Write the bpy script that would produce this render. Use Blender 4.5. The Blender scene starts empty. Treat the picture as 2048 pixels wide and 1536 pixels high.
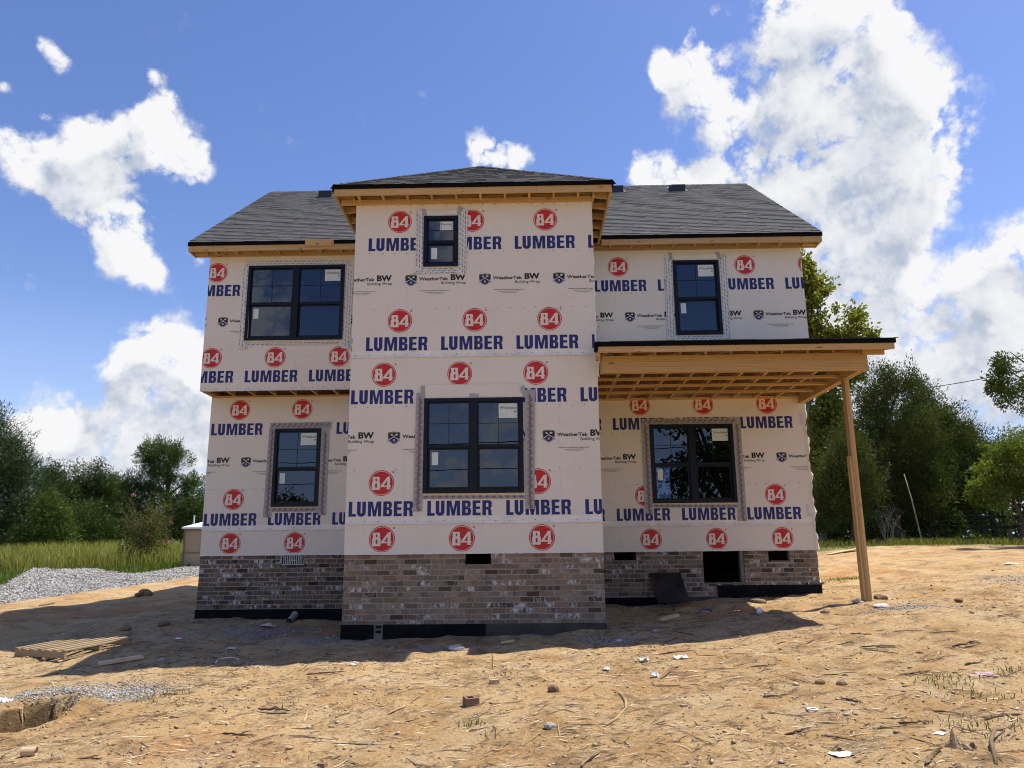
import bpy, bmesh, math, random
import numpy as np
from mathutils import Vector, Matrix
from mathutils.geometry import tessellate_polygon
R = math.radians
random.seed(7)
rng = np.random.default_rng(11)
scene = bpy.context.scene
col = scene.collection

# ------------------------------------------------------------------ camera
YAW, PITCH, ROLL, DIST, FPX = -0.016, 0.2161, -0.0099, 11.9337, 1530.0
FW = np.array([math.sin(YAW)*math.cos(PITCH), math.cos(YAW)*math.cos(PITCH), math.sin(PITCH)])
_r0 = np.array([math.cos(YAW), -math.sin(YAW), 0.0]); _u0 = np.cross(_r0, FW)
RT = _r0*math.cos(ROLL) + _u0*math.sin(ROLL)
UP = -_r0*math.sin(ROLL) + _u0*math.cos(ROLL)
CAM = np.array([0.0, -DIST, 0.0])          # eye height is z = 0, the ground lies about 1.5 m lower
cam = bpy.data.cameras.new('camera'); cam.sensor_width = 36.0; cam.lens = 36.0*FPX/2048
cam.clip_start = 0.05; cam.clip_end = 3000
cam_ob = bpy.data.objects.new('camera', cam); col.objects.link(cam_ob)
cam_ob.matrix_world = Matrix(((RT[0], UP[0], -FW[0], CAM[0]), (RT[1], UP[1], -FW[1], CAM[1]), (RT[2], UP[2], -FW[2], CAM[2]), (0, 0, 0, 1)))
scene.camera = cam_ob
scene.render.resolution_x, scene.render.resolution_y = 1024, 768
scene.view_settings.view_transform = 'Standard'; scene.view_settings.look = 'None'
scene.view_settings.exposure = 0.5; scene.view_settings.gamma = 1.0
scene.cycles.max_bounces = 8; scene.cycles.diffuse_bounces = 4; scene.cycles.transparent_max_bounces = 12
scene.cycles.use_denoising = True; scene.cycles.denoising_prefilter = 'ACCURATE'
scene.cycles.pixel_filter_type = 'BLACKMAN_HARRIS'; scene.cycles.filter_width = 1.05

# ------------------------------------------------------------------ sun and sky
SUN = Vector((0.43, 0.17, 1.0)).normalized()
SUN_EL = math.asin(SUN.z); SUN_AZ = math.atan2(SUN.x, SUN.y)
sl = bpy.data.lights.new('sun', 'SUN'); sl.energy = 5.0; sl.angle = R(0.53); sl.color = (1.0, 0.94, 0.84)
so = bpy.data.objects.new('sun', sl); col.objects.link(so)
so.rotation_euler = SUN.to_track_quat('Z', 'Y').to_euler(); so.location = (20, 10, 40)

world = bpy.data.worlds.new('World'); scene.world = world; world.use_nodes = True
wn, wl = world.node_tree.nodes, world.node_tree.links; wn.clear()

def pix_dir(px, py):
    v = FW*FPX + RT*(px-1024) - UP*(py-768); return v/np.linalg.norm(v)

# cumulus heaps: image-measured bearing, angular size and weight of every puff
PUFFS = [(305,165,26,1),(318,212,30,.9),(300,275,62,1),(245,300,52,1),(165,255,30,.8),(205,305,45,.9),(388,322,38,.8),(345,300,50,.9),
 (55,322,48,.9),(110,350,58,1),(175,385,72,1),(235,425,70,1),(245,485,62,1),(265,525,52,.9),(303,558,36,.8),(345,420,26,.6),(15,300,30,.7),
 (75,75,26,.75),(110,120,30,.62),(0,160,24,.6),(392,512,30,.75),(90,238,12,.6),
 (312,690,50,1),(370,712,60,1),(405,770,66,1),(240,715,40,1),(282,745,42,1),(340,805,92,1),(250,855,72,1),(400,870,80,1),(110,885,60,1),
 (172,882,58,1),(55,915,52,.95),(215,915,64,1),(330,930,80,1),(140,945,80,1),(20,960,50,.8),
 (1000,302,46,1),(960,312,34,1),(1038,308,28,.9),
 (1640,30,90,1),(1560,22,50,.8),(1700,64,82,1),(1765,42,48,.9),(1450,15,24,.62),(1522,112,30,.7),(1400,112,48,.9),(1360,172,52,1),(1328,130,36,.9),
 (1432,190,60,1),(1462,252,46,.9),(1640,165,100,1),(1722,205,110,1),(1800,182,66,1),(1852,255,66,1),(1762,292,110,1),(1660,275,100,1),
 (1868,335,46,1),(1580,240,60,.9),(1318,342,58,1),(1270,332,28,.9),(1400,355,50,1),(1482,365,60,1),(1560,335,70,1),(1640,385,110,1),
 (1755,405,74,1),(1700,475,100,1),(1765,500,66,1),(1805,545,36,.7),(1680,565,90,1),(1765,605,80,1),(1825,625,56,1),(1780,685,80,1),
 (1855,705,60,1),(1960,575,58,1),(2005,545,58,1),(2055,515,72,1),(2050,610,92,1),(1965,650,80,1),(1900,695,52,1),(2005,700,62,1),
 (2070,735,64,1),(1882,775,50,.9),(1930,835,40,.62),(1700,705,74,1),(1560,460,90,1),(1590,600,90,.9),(1480,430,70,.9),
 (1640,670,90,1),(1700,790,90,.75),(1790,780,80,.8),(1850,830,70,.65),(1940,760,60,1),(1900,620,40,.8),(2040,820,60,.6),(1700,620,110,1),(1620,520,100,1),(1990,610,60,1),(1740,340,120,1),(1600,180,60,.8),
 (1600,300,70,1),(1810,430,60,1),(470,850,90,1),(-40,900,80,.9),(280,930,90,1),(200,960,90,.9),(60,960,90,.9),(340,760,70,1)]
blobs = [(pix_dir(px, py), max(s, 12)*.84/FPX, w) for px, py, s, w in PUFFS]
# clouds behind the photographer, seen only as reflections in the panes
for az, el, s, w in [(200.5,17,.048,1),(201.5,22,.035,.9),(202,13,.05,.9),(184.6,23.5,.045,1),(186.5,26,.04,.9),(184,20,.04,.9),(183.5,7.5,.06,.62),(178,7,.06,.6),(186,5,.05,.6),(165,7,.06,.75),(150,20,.1,1),(222,16,.1,1),(240,30,.12,1),(120,20,.12,1)]:
    a, e = R(az), R(el)
    blobs.append((np.array([math.sin(a)*math.cos(e), math.cos(a)*math.cos(e), math.sin(e)]), s, w))

def mnode(nodes, links, op, a, b=None, c=None, clamp=False):
    n = nodes.new('ShaderNodeMath'); n.operation = op; n.use_clamp = clamp
    for i, v in enumerate((a, b, c)):
        if v is None: continue
        if hasattr(v, 'is_output'): links.new(v, n.inputs[i])
        else: n.inputs[i].default_value = v
    return n.outputs[0]

def vnode(nodes, links, op, a, b=None, scale=None):
    n = nodes.new('ShaderNodeVectorMath'); n.operation = op
    for i, v in enumerate((a, b)):
        if v is None: continue
        if hasattr(v, 'is_output'): links.new(v, n.inputs[i])
        else: n.inputs[i].default_value = tuple(v)
    if scale is not None: n.inputs['Scale'].default_value = scale
    return n.outputs['Value'] if op in ('DOT_PRODUCT', 'LENGTH') else n.outputs[0]

dens = bpy.data.node_groups.new('cloud_density', 'ShaderNodeTree')
dens.interface.new_socket('Vector', in_out='INPUT', socket_type='NodeSocketVector')
dens.interface.new_socket('Density', in_out='OUTPUT', socket_type='NodeSocketFloat')
gn, gl = dens.nodes, dens.links
gi = gn.new('NodeGroupInput'); go = gn.new('NodeGroupOutput')
nz0 = gn.new('ShaderNodeTexNoise'); nz0.inputs['Scale'].default_value = 11.0; nz0.inputs['Detail'].default_value = 5.0
gl.new(gi.outputs[0], nz0.inputs['Vector'])
wv = vnode(gn, gl, 'SUBTRACT', nz0.outputs['Color'], (.5, .5, .5))
wv = vnode(gn, gl, 'SCALE', wv, scale=0.055)
wv = vnode(gn, gl, 'ADD', gi.outputs[0], wv)
wv = vnode(gn, gl, 'NORMALIZE', wv)
acc = None
for d, s, w in blobs:
    dp = vnode(gn, gl, 'DOT_PRODUCT', wv, d)
    e = mnode(gn, gl, 'MULTIPLY_ADD', dp, 2/(s*s), -2/(s*s))
    e = mnode(gn, gl, 'EXPONENT', e)
    acc = mnode(gn, gl, 'MULTIPLY_ADD', e, w, acc if acc is not None else 0.0)
acc = mnode(gn, gl, 'MINIMUM', acc, 1.22)
nz1 = gn.new('ShaderNodeTexNoise'); nz1.inputs['Scale'].default_value = 15.0; nz1.inputs['Detail'].default_value = 12.0
nz1.inputs['Roughness'].default_value = 0.60; nz1.inputs['Distortion'].default_value = 0.1
gl.new(gi.outputs[0], nz1.inputs['Vector'])
f1 = mnode(gn, gl, 'SUBTRACT', nz1.outputs['Fac'], 0.5)
f1 = mnode(gn, gl, 'MULTIPLY', f1, mnode(gn, gl, 'MULTIPLY_ADD', acc, .9, 1.9))
nz2 = gn.new('ShaderNodeTexNoise'); nz2.inputs['Scale'].default_value = 24.0; nz2.inputs['Detail'].default_value = 5.0; nz2.inputs['Roughness'].default_value = 0.55
gl.new(gi.outputs[0], nz2.inputs['Vector'])
b2 = mnode(gn, gl, 'ABSOLUTE', mnode(gn, gl, 'SUBTRACT', nz2.outputs['Fac'], 0.5)); b2 = mnode(gn, gl, 'MULTIPLY_ADD', b2, 4.4, -0.40)
b2 = mnode(gn, gl, 'MULTIPLY', b2, mnode(gn, gl, 'MINIMUM', acc, 0.9))
dn = mnode(gn, gl, 'ADD', mnode(gn, gl, 'ADD', f1, acc), b2)
dens.interface.new_socket('Mass', in_out='OUTPUT', socket_type='NodeSocketFloat')
gl.new(dn, go.inputs[0]); gl.new(mnode(gn, gl, 'ADD', mnode(gn, gl, 'MULTIPLY', f1, .55), mnode(gn, gl, 'MULTIPLY_ADD', b2, .25, acc)), go.inputs[1])

tc = wn.new('ShaderNodeTexCoord')
sky = wn.new('ShaderNodeTexSky'); sky.sky_type = 'NISHITA'; sky.sun_disc = False
sky.sun_elevation = SUN_EL; sky.sun_rotation = SUN_AZ; sky.altitude = 200; sky.air_density = 1.0; sky.dust_density = 0.4; sky.ozone_density = 3.5
SKY_STRENGTH = 0.104
hs = wn.new('ShaderNodeHueSaturation'); hs.inputs['Saturation'].default_value = 1.22; hs.inputs['Hue'].default_value = 0.5; hs.inputs['Value'].default_value = 1.08
tint = wn.new('ShaderNodeMix'); tint.data_type = 'RGBA'; tint.blend_type = 'MULTIPLY'; tint.inputs['Factor'].default_value = 1.0; tint.inputs['B'].default_value = (1.34, 1.10, 1.11, 1)
wl.new(sky.outputs[0], tint.inputs['A']); wl.new(tint.outputs['Result'], hs.inputs['Color'])
def density(vec):
    g = wn.new('ShaderNodeGroup'); g.node_tree = dens; wl.new(vec, g.inputs[0]); return g.outputs
vec = tc.outputs['Generated']
sz_ = wn.new('ShaderNodeSeparateXYZ'); wl.new(vec, sz_.inputs[0])
lowband = wn.new('ShaderNodeMapRange'); lowband.inputs['From Min'].default_value = 0.30; lowband.inputs['From Max'].default_value = 0.02; lowband.inputs['To Max'].default_value = 0.8; wl.new(sz_.outputs[2], lowband.inputs['Value'])
hz = wn.new('ShaderNodeMix'); hz.data_type = 'RGBA'; wl.new(lowband.outputs[0], hz.inputs['Factor']); wl.new(hs.outputs[0], hz.inputs['A']); hz.inputs['B'].default_value = (3.3, 4.5, 6.8, 1)
d0, m0 = density(vec)
toward = vnode(wn, wl, 'ADD', vec, tuple(np.array((0.028, 0.0, 0.045))))
d1, m1 = density(vnode(wn, wl, 'NORMALIZE', toward))
def ramp01(v, lo, hi):
    n = wn.new('ShaderNodeMapRange'); n.interpolation_type = 'SMOOTHSTEP'; n.inputs['From Min'].default_value = lo; n.inputs['From Max'].default_value = hi
    wl.new(v, n.inputs['Value']); return n.outputs[0]
alpha = ramp01(d0, 0.26, 0.88)
shade = mnode(wn, wl, 'SUBTRACT', d0, d1)
lit = mnode(wn, wl, 'MULTIPLY_ADD', shade, 0.42, 0.90, clamp=True)
thick = ramp01(m1, 0.65, 1.60)
lit = mnode(wn, wl, 'MULTIPLY_ADD', thick, -0.58, lit, clamp=True)
cm = wn.new('ShaderNodeMix'); cm.data_type = 'RGBA'
cm.inputs['A'].default_value = (3.2, 3.65, 4.5, 1); cm.inputs['B'].default_value = (6.4, 6.4, 6.5, 1)
wl.new(lit, cm.inputs['Factor'])
mx = wn.new('ShaderNodeMix'); mx.data_type = 'RGBA'
wl.new(alpha, mx.inputs['Factor']); wl.new(hz.outputs['Result'], mx.inputs['A']); wl.new(cm.outputs['Result'], mx.inputs['B'])
bg = wn.new('ShaderNodeBackground'); bg.inputs['Strength'].default_value = SKY_STRENGTH
wl.new(mx.outputs['Result'], bg.inputs['Color'])
wo = wn.new('ShaderNodeOutputWorld'); wl.new(bg.outputs[0], wo.inputs['Surface'])
world.cycles.sampling_method = 'MANUAL'; world.cycles.sample_map_resolution = 512

# ------------------------------------------------------------------ measuring helpers (photo bearing -> point on a real surface)
def P(px, py, Y):
    v = pix_dir(px, py); t = (Y-CAM[1])/v[1]; p = CAM+v*t; return float(p[0]), float(p[2])

CTRL = np.array([(-2.8,0,-1.26),(1.2,0,-1.19),(-.8,-1,-1.29),(-6.1,2.64,-1.16),(2.4,2.3,-1.0),(5.36,2.64,-.77),(5.38,.6,-.83),(1.3,2.6,-.96),(-2.8,2.6,-1.18),
 (0,-4,-1.42),(0,-12,-1.62),(-6,-4,-1.62),(-7,-1,-1.48),(-7.4,1,-1.42),(6,-4,-1.22),(4,-.8,-.97),(10,-1,-.72),(9,5,-.35),(9,9.5,-.02),(16,10,.02),(20,4,-.2),
 (-9,6,-1.12),(-11.2,4.8,-1.06),(-13,8,-1.05),(-15,4,-1.3),(-10,10,-.74),(-9,14,-.55),(-15,15,-.62),(-21,17,-.75),(-12,21,-.2),(-22,25,-.05),(-12,30,.2),(-35,20,-.6),
 (-10,-10,-1.85),(10,-10,-1.5),(0,6,-.9),(0,16,-.2),(5,22,.25),(16,20,.1),(30,20,.15),(30,0,-.3),(-40,0,-1.4),(0,40,.5),(40,45,.4),(-40,50,.2),(0,-40,-1.7),(40,-40,-1.5),(-40,-40,-2)])
def _tps():
    n = len(CTRL); X = CTRL[:, :2]
    r2 = ((X[:, None]-X[None])**2).sum(-1); K = np.where(r2 > 0, r2*np.log(r2+1e-12)*.5, 0)
    Pm = np.c_[np.ones(n), X]; A = np.block([[K+np.eye(n)*.6, Pm], [Pm.T, np.zeros((3, 3))]])
    return np.linalg.solve(A, np.r_[CTRL[:, 2], 0, 0, 0])
_W = _tps()
def vnoise(x, y, s=0):
    xi, yi = np.floor(x).astype(np.int64), np.floor(y).astype(np.int64); xf, yf = x-xi, y-yi
    def h(a, b):
        v = (a*374761393 + b*668265263 + s*1274126177) & 0xFFFFFFFF
        v = ((v ^ (v >> 13))*1274126177) & 0xFFFFFFFF; return ((v ^ (v >> 16)) & 0xFFFF)/65535.0
    u, v = xf*xf*(3-2*xf), yf*yf*(3-2*yf)
    return (h(xi, yi)*(1-u)+h(xi+1, yi)*u)*(1-v)+(h(xi, yi+1)*(1-u)+h(xi+1, yi+1)*u)*v
def base_ground(x, y):
    x, y = np.asarray(x, float), np.asarray(y, float)
    rr = np.hypot(x, y); k = np.where(rr > 45, 45/np.maximum(rr, 1e-6), 1); cx, cy = x*k, y*k
    q = np.stack([cx, cy], -1)
    r2 = ((q[..., None, :]-CTRL[:, :2])**2).sum(-1); K = np.where(r2 > 0, r2*np.log(r2+1e-12)*.5, 0)
    return K @ _W[:-3] + _W[-3] + cx*_W[-2] + cy*_W[-1]
PIT = None
def ground_z(x, y):
    x, y = np.asarray(x, float), np.asarray(y, float)
    z = base_ground(x, y)
    near = np.clip(1-(np.hypot(x, y+2)-16)/10, 0, 1)
    z = z + near*((vnoise(x*.9, y*.9, 1)-.5)*.09 + (vnoise(x*2.6, y*2.6, 2)-.5)*.058 + (vnoise(x*6, y*6, 3)-.5)*.030)
    if PIT is not None:
        dx, dy = x-PIT[0], y-PIT[1]
        rr = np.sqrt((dx/.31)**2+((dy+.1)/.48)**2) + (vnoise(x*9, y*9, 5)-.5)*.5
        z = z - .60*np.clip((1.1-rr)/.14, 0, 1) + .05*np.exp(-((rr-1.45)/.3)**2)
    return z
def G(px, py, lift=0.0):
    v = pix_dir(px, py); t = 2.0
    for _ in range(900):
        p = CAM+v*t
        if p[2] <= float(base_ground(p[0], p[1]))+lift: break
        t += 0.02+0.004*t
    lo, hi = t-(.02+.004*t)*1.1, t
    for _ in range(24):
        m = (lo+hi)/2; p = CAM+v*m
        if p[2] <= float(ground_z(p[0], p[1]))+lift: hi = m
        else: lo = m
    p = CAM+v*hi; return float(p[0]), float(p[1]), float(ground_z(p[0], p[1]))

# ------------------------------------------------------------------ object helpers
def tag(o, label=None, cat=None, group=None, kind=None):
    if label: o['label'] = label
    if cat: o['category'] = cat
    if group: o['group'] = group
    if kind: o['kind'] = kind
    return o
def empty(name, loc, label, cat, group=None):
    o = bpy.data.objects.new(name, None); col.objects.link(o); o.location = loc; o.empty_display_size = .3
    o['org'] = tuple(loc); return tag(o, label, cat, group)
class MB:
    def __init__(s): s.v = []; s.f = []; s.m = []; s.c = []; s.col = None
    def face(s, pts, m=0):
        n = len(s.v); s.v += [tuple(p) for p in pts]; s.f.append(tuple(range(n, n+len(pts)))); s.m.append(m); s.c.append(s.col)
    def box(s, x0, x1, y0, y1, z0, z1, m=0):
        s.hexa([(x0,y0,z0),(x1,y0,z0),(x1,y1,z0),(x0,y1,z0),(x0,y0,z1),(x1,y0,z1),(x1,y1,z1),(x0,y1,z1)], m)
    def hexa(s, p, m=0):
        n = len(s.v); s.v += [tuple(q) for q in p]
        for f in ((0,3,2,1),(4,5,6,7),(0,1,5,4),(1,2,6,5),(2,3,7,6),(3,0,4,7)):
            s.f.append(tuple(n+i for i in f)); s.m.append(m); s.c.append(s.col)
    def bar(s, a, b, w, h, m=0, up=(0, 0, 1), roll=0):
        a, b = Vector(a), Vector(b); d = (b-a).normalized(); u = Vector(up)
        if abs(d.dot(u)) > .98: u = Vector((1, 0, 0))
        sd = d.cross(u).normalized(); u = sd.cross(d)
        if roll: sd, u = sd*math.cos(roll)+u*math.sin(roll), u*math.cos(roll)-sd*math.sin(roll)
        q = [e+sd*sx*w/2+u*sz*h/2 for e in (a, b) for sx, sz in ((-1,-1),(1,-1),(1,1),(-1,1))]
        s.hexa(q, m)
    def tube(s, pts, rad, seg=7, m=0, caps=True):
        pts = [Vector(p) for p in pts]; n0 = len(s.v); k = len(pts)
        for i, p in enumerate(pts):
            d = (pts[min(i+1, k-1)]-pts[max(i-1, 0)]).normalized()
            u = Vector((0, 0, 1)) if abs(d.z) < .9 else Vector((1, 0, 0))
            a = d.cross(u).normalized(); b = a.cross(d); r = rad[i] if hasattr(rad, '__len__') else rad
            for j in range(seg):
                t = 2*math.pi*j/seg; s.v.append(tuple(p+(a*math.cos(t)+b*math.sin(t))*r))
        for i in range(k-1):
            for j in range(seg):
                a0 = n0+i*seg+j; a1 = n0+i*seg+(j+1) % seg
                s.f.append((a0, a1, a1+seg, a0+seg)); s.m.append(m); s.c.append(s.col)
        if caps:
            s.f.append(tuple(n0+j for j in range(seg))[::-1]); s.m.append(m); s.c.append(s.col)
            s.f.append(tuple(n0+(k-1)*seg+j for j in range(seg))); s.m.append(m); s.c.append(s.col)
    def build_pieces(s, name, mats, parent=None):
        p = list(range(len(s.v)))
        def find(a):
            while p[a] != a: p[a] = p[p[a]]; a = p[a]
            return a
        for f in s.f:
            for i in f[1:]: p[find(i)] = find(f[0])
        groups = {}
        for k, f in enumerate(s.f): groups.setdefault(find(f[0]), []).append(k)
        for ks in groups.values():
            m = MB(); ids = {}
            for k in ks:
                for i in s.f[k]:
                    if i not in ids: ids[i] = len(m.v); m.v.append(s.v[i])
                m.f.append(tuple(ids[i] for i in s.f[k])); m.m.append(s.m[k]); m.c.append(s.c[k])
            o = m.build(name, mats, parent)
        return o
    def build(s, name, mats, parent=None, smooth=False, org=None):
        if not isinstance(mats, (list, tuple)): mats = [mats]
        me = bpy.data.meshes.new(name); off = np.zeros(3)
        if parent is not None: off = np.array(parent['org'])
        elif org is not None: off = np.array(org)
        vs = np.array(s.v, float)-off
        me.from_pydata(vs.tolist(), [], s.f)
        for m in mats: me.materials.append(m)
        me.polygons.foreach_set('material_index', s.m)
        if smooth: me.polygons.foreach_set('use_smooth', [True]*len(s.f))
        if any(c is not None for c in s.c):
            at = me.attributes.new('tone', 'FLOAT_COLOR', 'CORNER'); buf = []
            for f, c in zip(s.f, s.c): buf += list(c or (1, 1, 1, 1))*len(f)
            at.data.foreach_set('color', buf)
        me.update()
        o = bpy.data.objects.new(name, me); col.objects.link(o)
        if parent is not None: o.parent = parent; o['org'] = tuple(parent['org'])
        else: o.location = off; o['org'] = tuple(off)
        return o

# ------------------------------------------------------------------ materials
def mat(name):
    m = bpy.data.materials.new(name); m.use_nodes = True; n = m.node_tree.nodes; l = m.node_tree.links
    return m, n, l, n['Principled BSDF']
def noise(n, l, vec, scale, detail=4, rough=.55, dist=0):
    t = n.new('ShaderNodeTexNoise'); t.inputs['Scale'].default_value = scale; t.inputs['Detail'].default_value = detail
    t.inputs['Roughness'].default_value = rough; t.inputs['Distortion'].default_value = dist
    if vec is not None: l.new(vec, t.inputs['Vector'])
    return t.outputs['Fac']
def ramp(n, l, fac, stops):
    r = n.new('ShaderNodeValToRGB'); el = r.color_ramp.elements
    while len(el) < len(stops): el.new(.5)
    for e, (p, c) in zip(el, stops): e.position = p; e.color = (*c, 1) if len(c) == 3 else c
    l.new(fac, r.inputs[0]); return r.outputs[0]
def mixc(n, l, fac, a, b, mode='MIX'):
    m = n.new('ShaderNodeMix'); m.data_type = 'RGBA'; m.blend_type = mode
    for k, v in (('Factor', fac), ('A', a), ('B', b)):
        if hasattr(v, 'is_output'): l.new(v, m.inputs[k])
        elif k == 'Factor': m.inputs[k].default_value = v
        else: m.inputs[k].default_value = (*v, 1)
    return m.outputs['Result']
def bump(n, l, h, strength, dist, prev=None):
    b = n.new('ShaderNodeBump'); b.inputs['Strength'].default_value = strength; b.inputs['Distance'].default_value = dist
    l.new(h, b.inputs['Height'])
    if prev is not None: l.new(prev, b.inputs['Normal'])
    return b.outputs[0]
def objco(n, l, scale=(1, 1, 1), loc=(0, 0, 0), rot=(0, 0, 0)):
    c = n.new('ShaderNodeTexCoord'); mp = n.new('ShaderNodeMapping')
    mp.inputs['Scale'].default_value = scale; mp.inputs['Location'].default_value = loc; mp.inputs['Rotation'].default_value = rot
    l.new(c.outputs['Object'], mp.inputs['Vector']); return mp.outputs[0]
def plain(name, c, rough=.6, var=.12, scale=6, spec=.3, bmp=0):
    m, n, l, b = mat(name); v = objco(n, l)
    f = noise(n, l, v, scale, 6)
    cc = ramp(n, l, f, [(.3, tuple(x*(1-var) for x in c)), (.7, tuple(min(1, x*(1+var)) for x in c))])
    l.new(cc, b.inputs['Base Color']); b.inputs['Roughness'].default_value = rough; b.inputs['Specular IOR Level'].default_value = spec
    if bmp: l.new(bump(n, l, noise(n, l, v, scale*6, 5), bmp, .01), b.inputs['Normal'])
    return m
def wood(name, axis, c1, c2, knots=True, rough=.62):
    m, n, l, b = mat(name)
    sc = [24, 24, 24]; sc[axis] = .8
    oi = n.new('ShaderNodeObjectInfo'); v = objco(n, l, tuple(sc))
    off = n.new('ShaderNodeCombineXYZ'); l.new(mnode(n, l, 'MULTIPLY', oi.outputs['Random'], 40), off.inputs[0]); l.new(mnode(n, l, 'MULTIPLY', oi.outputs['Random'], 23), off.inputs[2])
    v = vnode(n, l, 'ADD', v, off.outputs[0])
    g = noise(n, l, v, 1.2, 5, .6, 1.2)
    w = n.new('ShaderNodeTexWave'); w.wave_type = 'RINGS'; w.inputs['Scale'].default_value = .45; w.inputs['Distortion'].default_value = 9; w.inputs['Detail'].default_value = 3; l.new(v, w.inputs['Vector'])
    base = ramp(n, l, g, [(.25, c2), (.72, c1)])
    cc = mixc(n, l, .30, base, ramp(n, l, w.outputs['Fac'], [(.1, c2), (.6, c1)]))
    rnd = ramp(n, l, oi.outputs['Random'], [(0, (.80, .79, .77)), (1, (1.10, 1.08, 1.04))])
    cc = mixc(n, l, 1.0, cc, rnd, 'MULTIPLY')
    if knots:
        sk = [7, 7, 7]; sk[axis] = 2.6
        vo = n.new('ShaderNodeTexVoronoi'); vo.inputs['Scale'].default_value = 1.0; l.new(vnode(n, l, 'ADD', objco(n, l, tuple(sk)), off.outputs[0]), vo.inputs['Vector'])
        k = ramp(n, l, vo.outputs['Distance'], [(.07, (1, 1, 1)), (.16, (0, 0, 0))])
        cc = mixc(n, l, mnode(n, l, 'MULTIPLY', k, .75), cc, (.16, .075, .03))
    l.new(cc, b.inputs['Base Color']); b.inputs['Roughness'].default_value = rough; b.inputs['Specular IOR Level'].default_value = .25
    l.new(bump(n, l, g, .25, .004), b.inputs['Normal'])
    return m
PINE1, PINE2 = (.60, .405, .185), (.40, .232, .090)
M = {}
for i, a in enumerate('xyz'): M['wood_'+a] = wood('pine_lumber_'+a, i, PINE1, PINE2)
M['wood_grey'] = wood('weathered_wood', 0, (.30, .24, .18), (.17, .13, .09), False, .8)
M['osb'] = plain('osb_sheathing', (.22, .13, .062), .8, .45, 22, .2, .3)
M['navy'] = plain('navy_ink', (.022, .028, .14), .55, .1, 3)
M['black_ink'] = plain('black_ink', (.02, .02, .025), .55, .1, 3)
M['red'] = plain('red_ink', (.50, .024, .026), .55, .08, 3)
M['ghost'] = plain('faded_grey_ink', (.52, .52, .53), .6, .06, 3)
M['frame'] = plain('black_vinyl', (.005, .007, .012), .38, .15, 5, .22)
M['felt'] = plain('black_drip_edge', (.005, .005, .005), .85, .2, 6, .08)
M['sticker'] = plain('white_sticker', (.62, .68, .62), .6, .06, 20)
M['sticker_ink'] = plain('green_grey_ink', (.10, .17, .16), .6, .1, 9)
M['tar'] = plain('black_waterproofing', (.007, .007, .008), .8, .5, 3, .12, .5)
M['tar_dusty'] = plain('dusty_waterproofing', (.060, .053, .043), .85, .3, 4, .2, .4)
M['block'] = plain('concrete_block', (.17, .16, .145), .9, .2, 8, .2, .5)
M['metal'] = plain('grey_metal', (.42, .43, .42), .45, .1, 9, .5)
M['plastic_vent'] = plain('black_plastic', (.018, .018, .020), .45, .2, 5, .5)
M['sill'] = plain('pale_sill_wood', (.66, .52, .34), .6, .12, 14)

def wrap_mat():
    m, n, l, b = mat('white_house_wrap'); v = objco(n, l)
    f1 = noise(n, l, v, 1.3, 5, .6); f2 = noise(n, l, objco(n, l, (60, 60, 60)), 3, 3)
    c = ramp(n, l, f1, [(.3, (.685, .620, .520)), (.7, (.725, .664, .566))])
    c = mixc(n, l, .10, c, ramp(n, l, f2, [(.35, (.54, .52, .47)), (.65, (.74, .71, .65))]))
    # seams of the 4 x 8 boards showing through the sheet
    sx = n.new('ShaderNodeSeparateXYZ'); l.new(v, sx.inputs[0])
    def line(o, period, off, w):
        q = mnode(n, l, 'ADD', o, off); q = mnode(n, l, 'PINGPONG', q, period/2)
        return mnode(n, l, 'LESS_THAN', q, w)
    k = mnode(n, l, 'MAXIMUM', line(sx.outputs[0], 1.219, .31, .007), line(sx.outputs[2], 2.44, .12, .007))
    c = mixc(n, l, mnode(n, l, 'MULTIPLY', k, .16), c, (.42, .45, .48))
    st = mnode(n, l, 'MULTIPLY', line(sx.outputs[0], .4064, .1, .02), .035)
    c = mixc(n, l, st, c, (.5, .5, .52))
    l.new(c, b.inputs['Base Color']); b.inputs['Roughness'].default_value = .62; b.inputs['Specular IOR Level'].default_value = .25
    w1 = noise(n, l, objco(n, l, (.8, 1, 2.6), rot=(0, R(38), 0)), 2.0, 2, .5, .5)
    w1 = ramp(n, l, w1, [(.44, (0, 0, 0)), (.5, (1, 1, 1)), (.56, (0, 0, 0))])
    w2 = noise(n, l, objco(n, l, (5.0, 1, .7)), 1.6, 4, .6, .6)
    w3 = noise(n, l, objco(n, l, (.8, 1, 7)), 1.2, 3, .5, .9)
    msk = ramp(n, l, noise(n, l, objco(n, l, loc=(3, 7, 1)), .9, 2), [(.50, (.05,)*3), (.68, (1, 1, 1))])
    nb = bump(n, l, mnode(n, l, 'MULTIPLY', w1, msk), .42, .008)
    nb = bump(n, l, w2, .22, .012, nb); nb = bump(n, l, w3, .03, .004, nb)
    l.new(nb, b.inputs['Normal']); return m
M['wrap'] = wrap_mat(); 
def tape_mat(name, c, sc=9):
    m, n, l, b = mat(name); v = objco(n, l)
    f = noise(n, l, v, sc, 5, .65)
    l.new(ramp(n, l, f, [(.3, tuple(x*.86 for x in c)), (.7, tuple(x*1.12 for x in c))]), b.inputs['Base Color'])
    b.inputs['Roughness'].default_value = .42
    l.new(bump(n, l, noise(n, l, v, 16, 4, .6, 1), .3, .01), b.inputs['Normal']); return m
M['tape_grey'] = tape_mat('grey_flashing_tape', (.33, .32, .31)); M['tape_white'] = tape_mat('white_flashing_tape', (.62, .595, .55))
M['wrap_double'] = tape_mat('doubled_house_wrap', (.74, .69, .61), 3); M['tape_red'] = plain('tape_red_ink', (.17, .065, .065), .5); M['tape_line'] = plain('tape_line_ink', (.17, .17, .19), .5)
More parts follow.
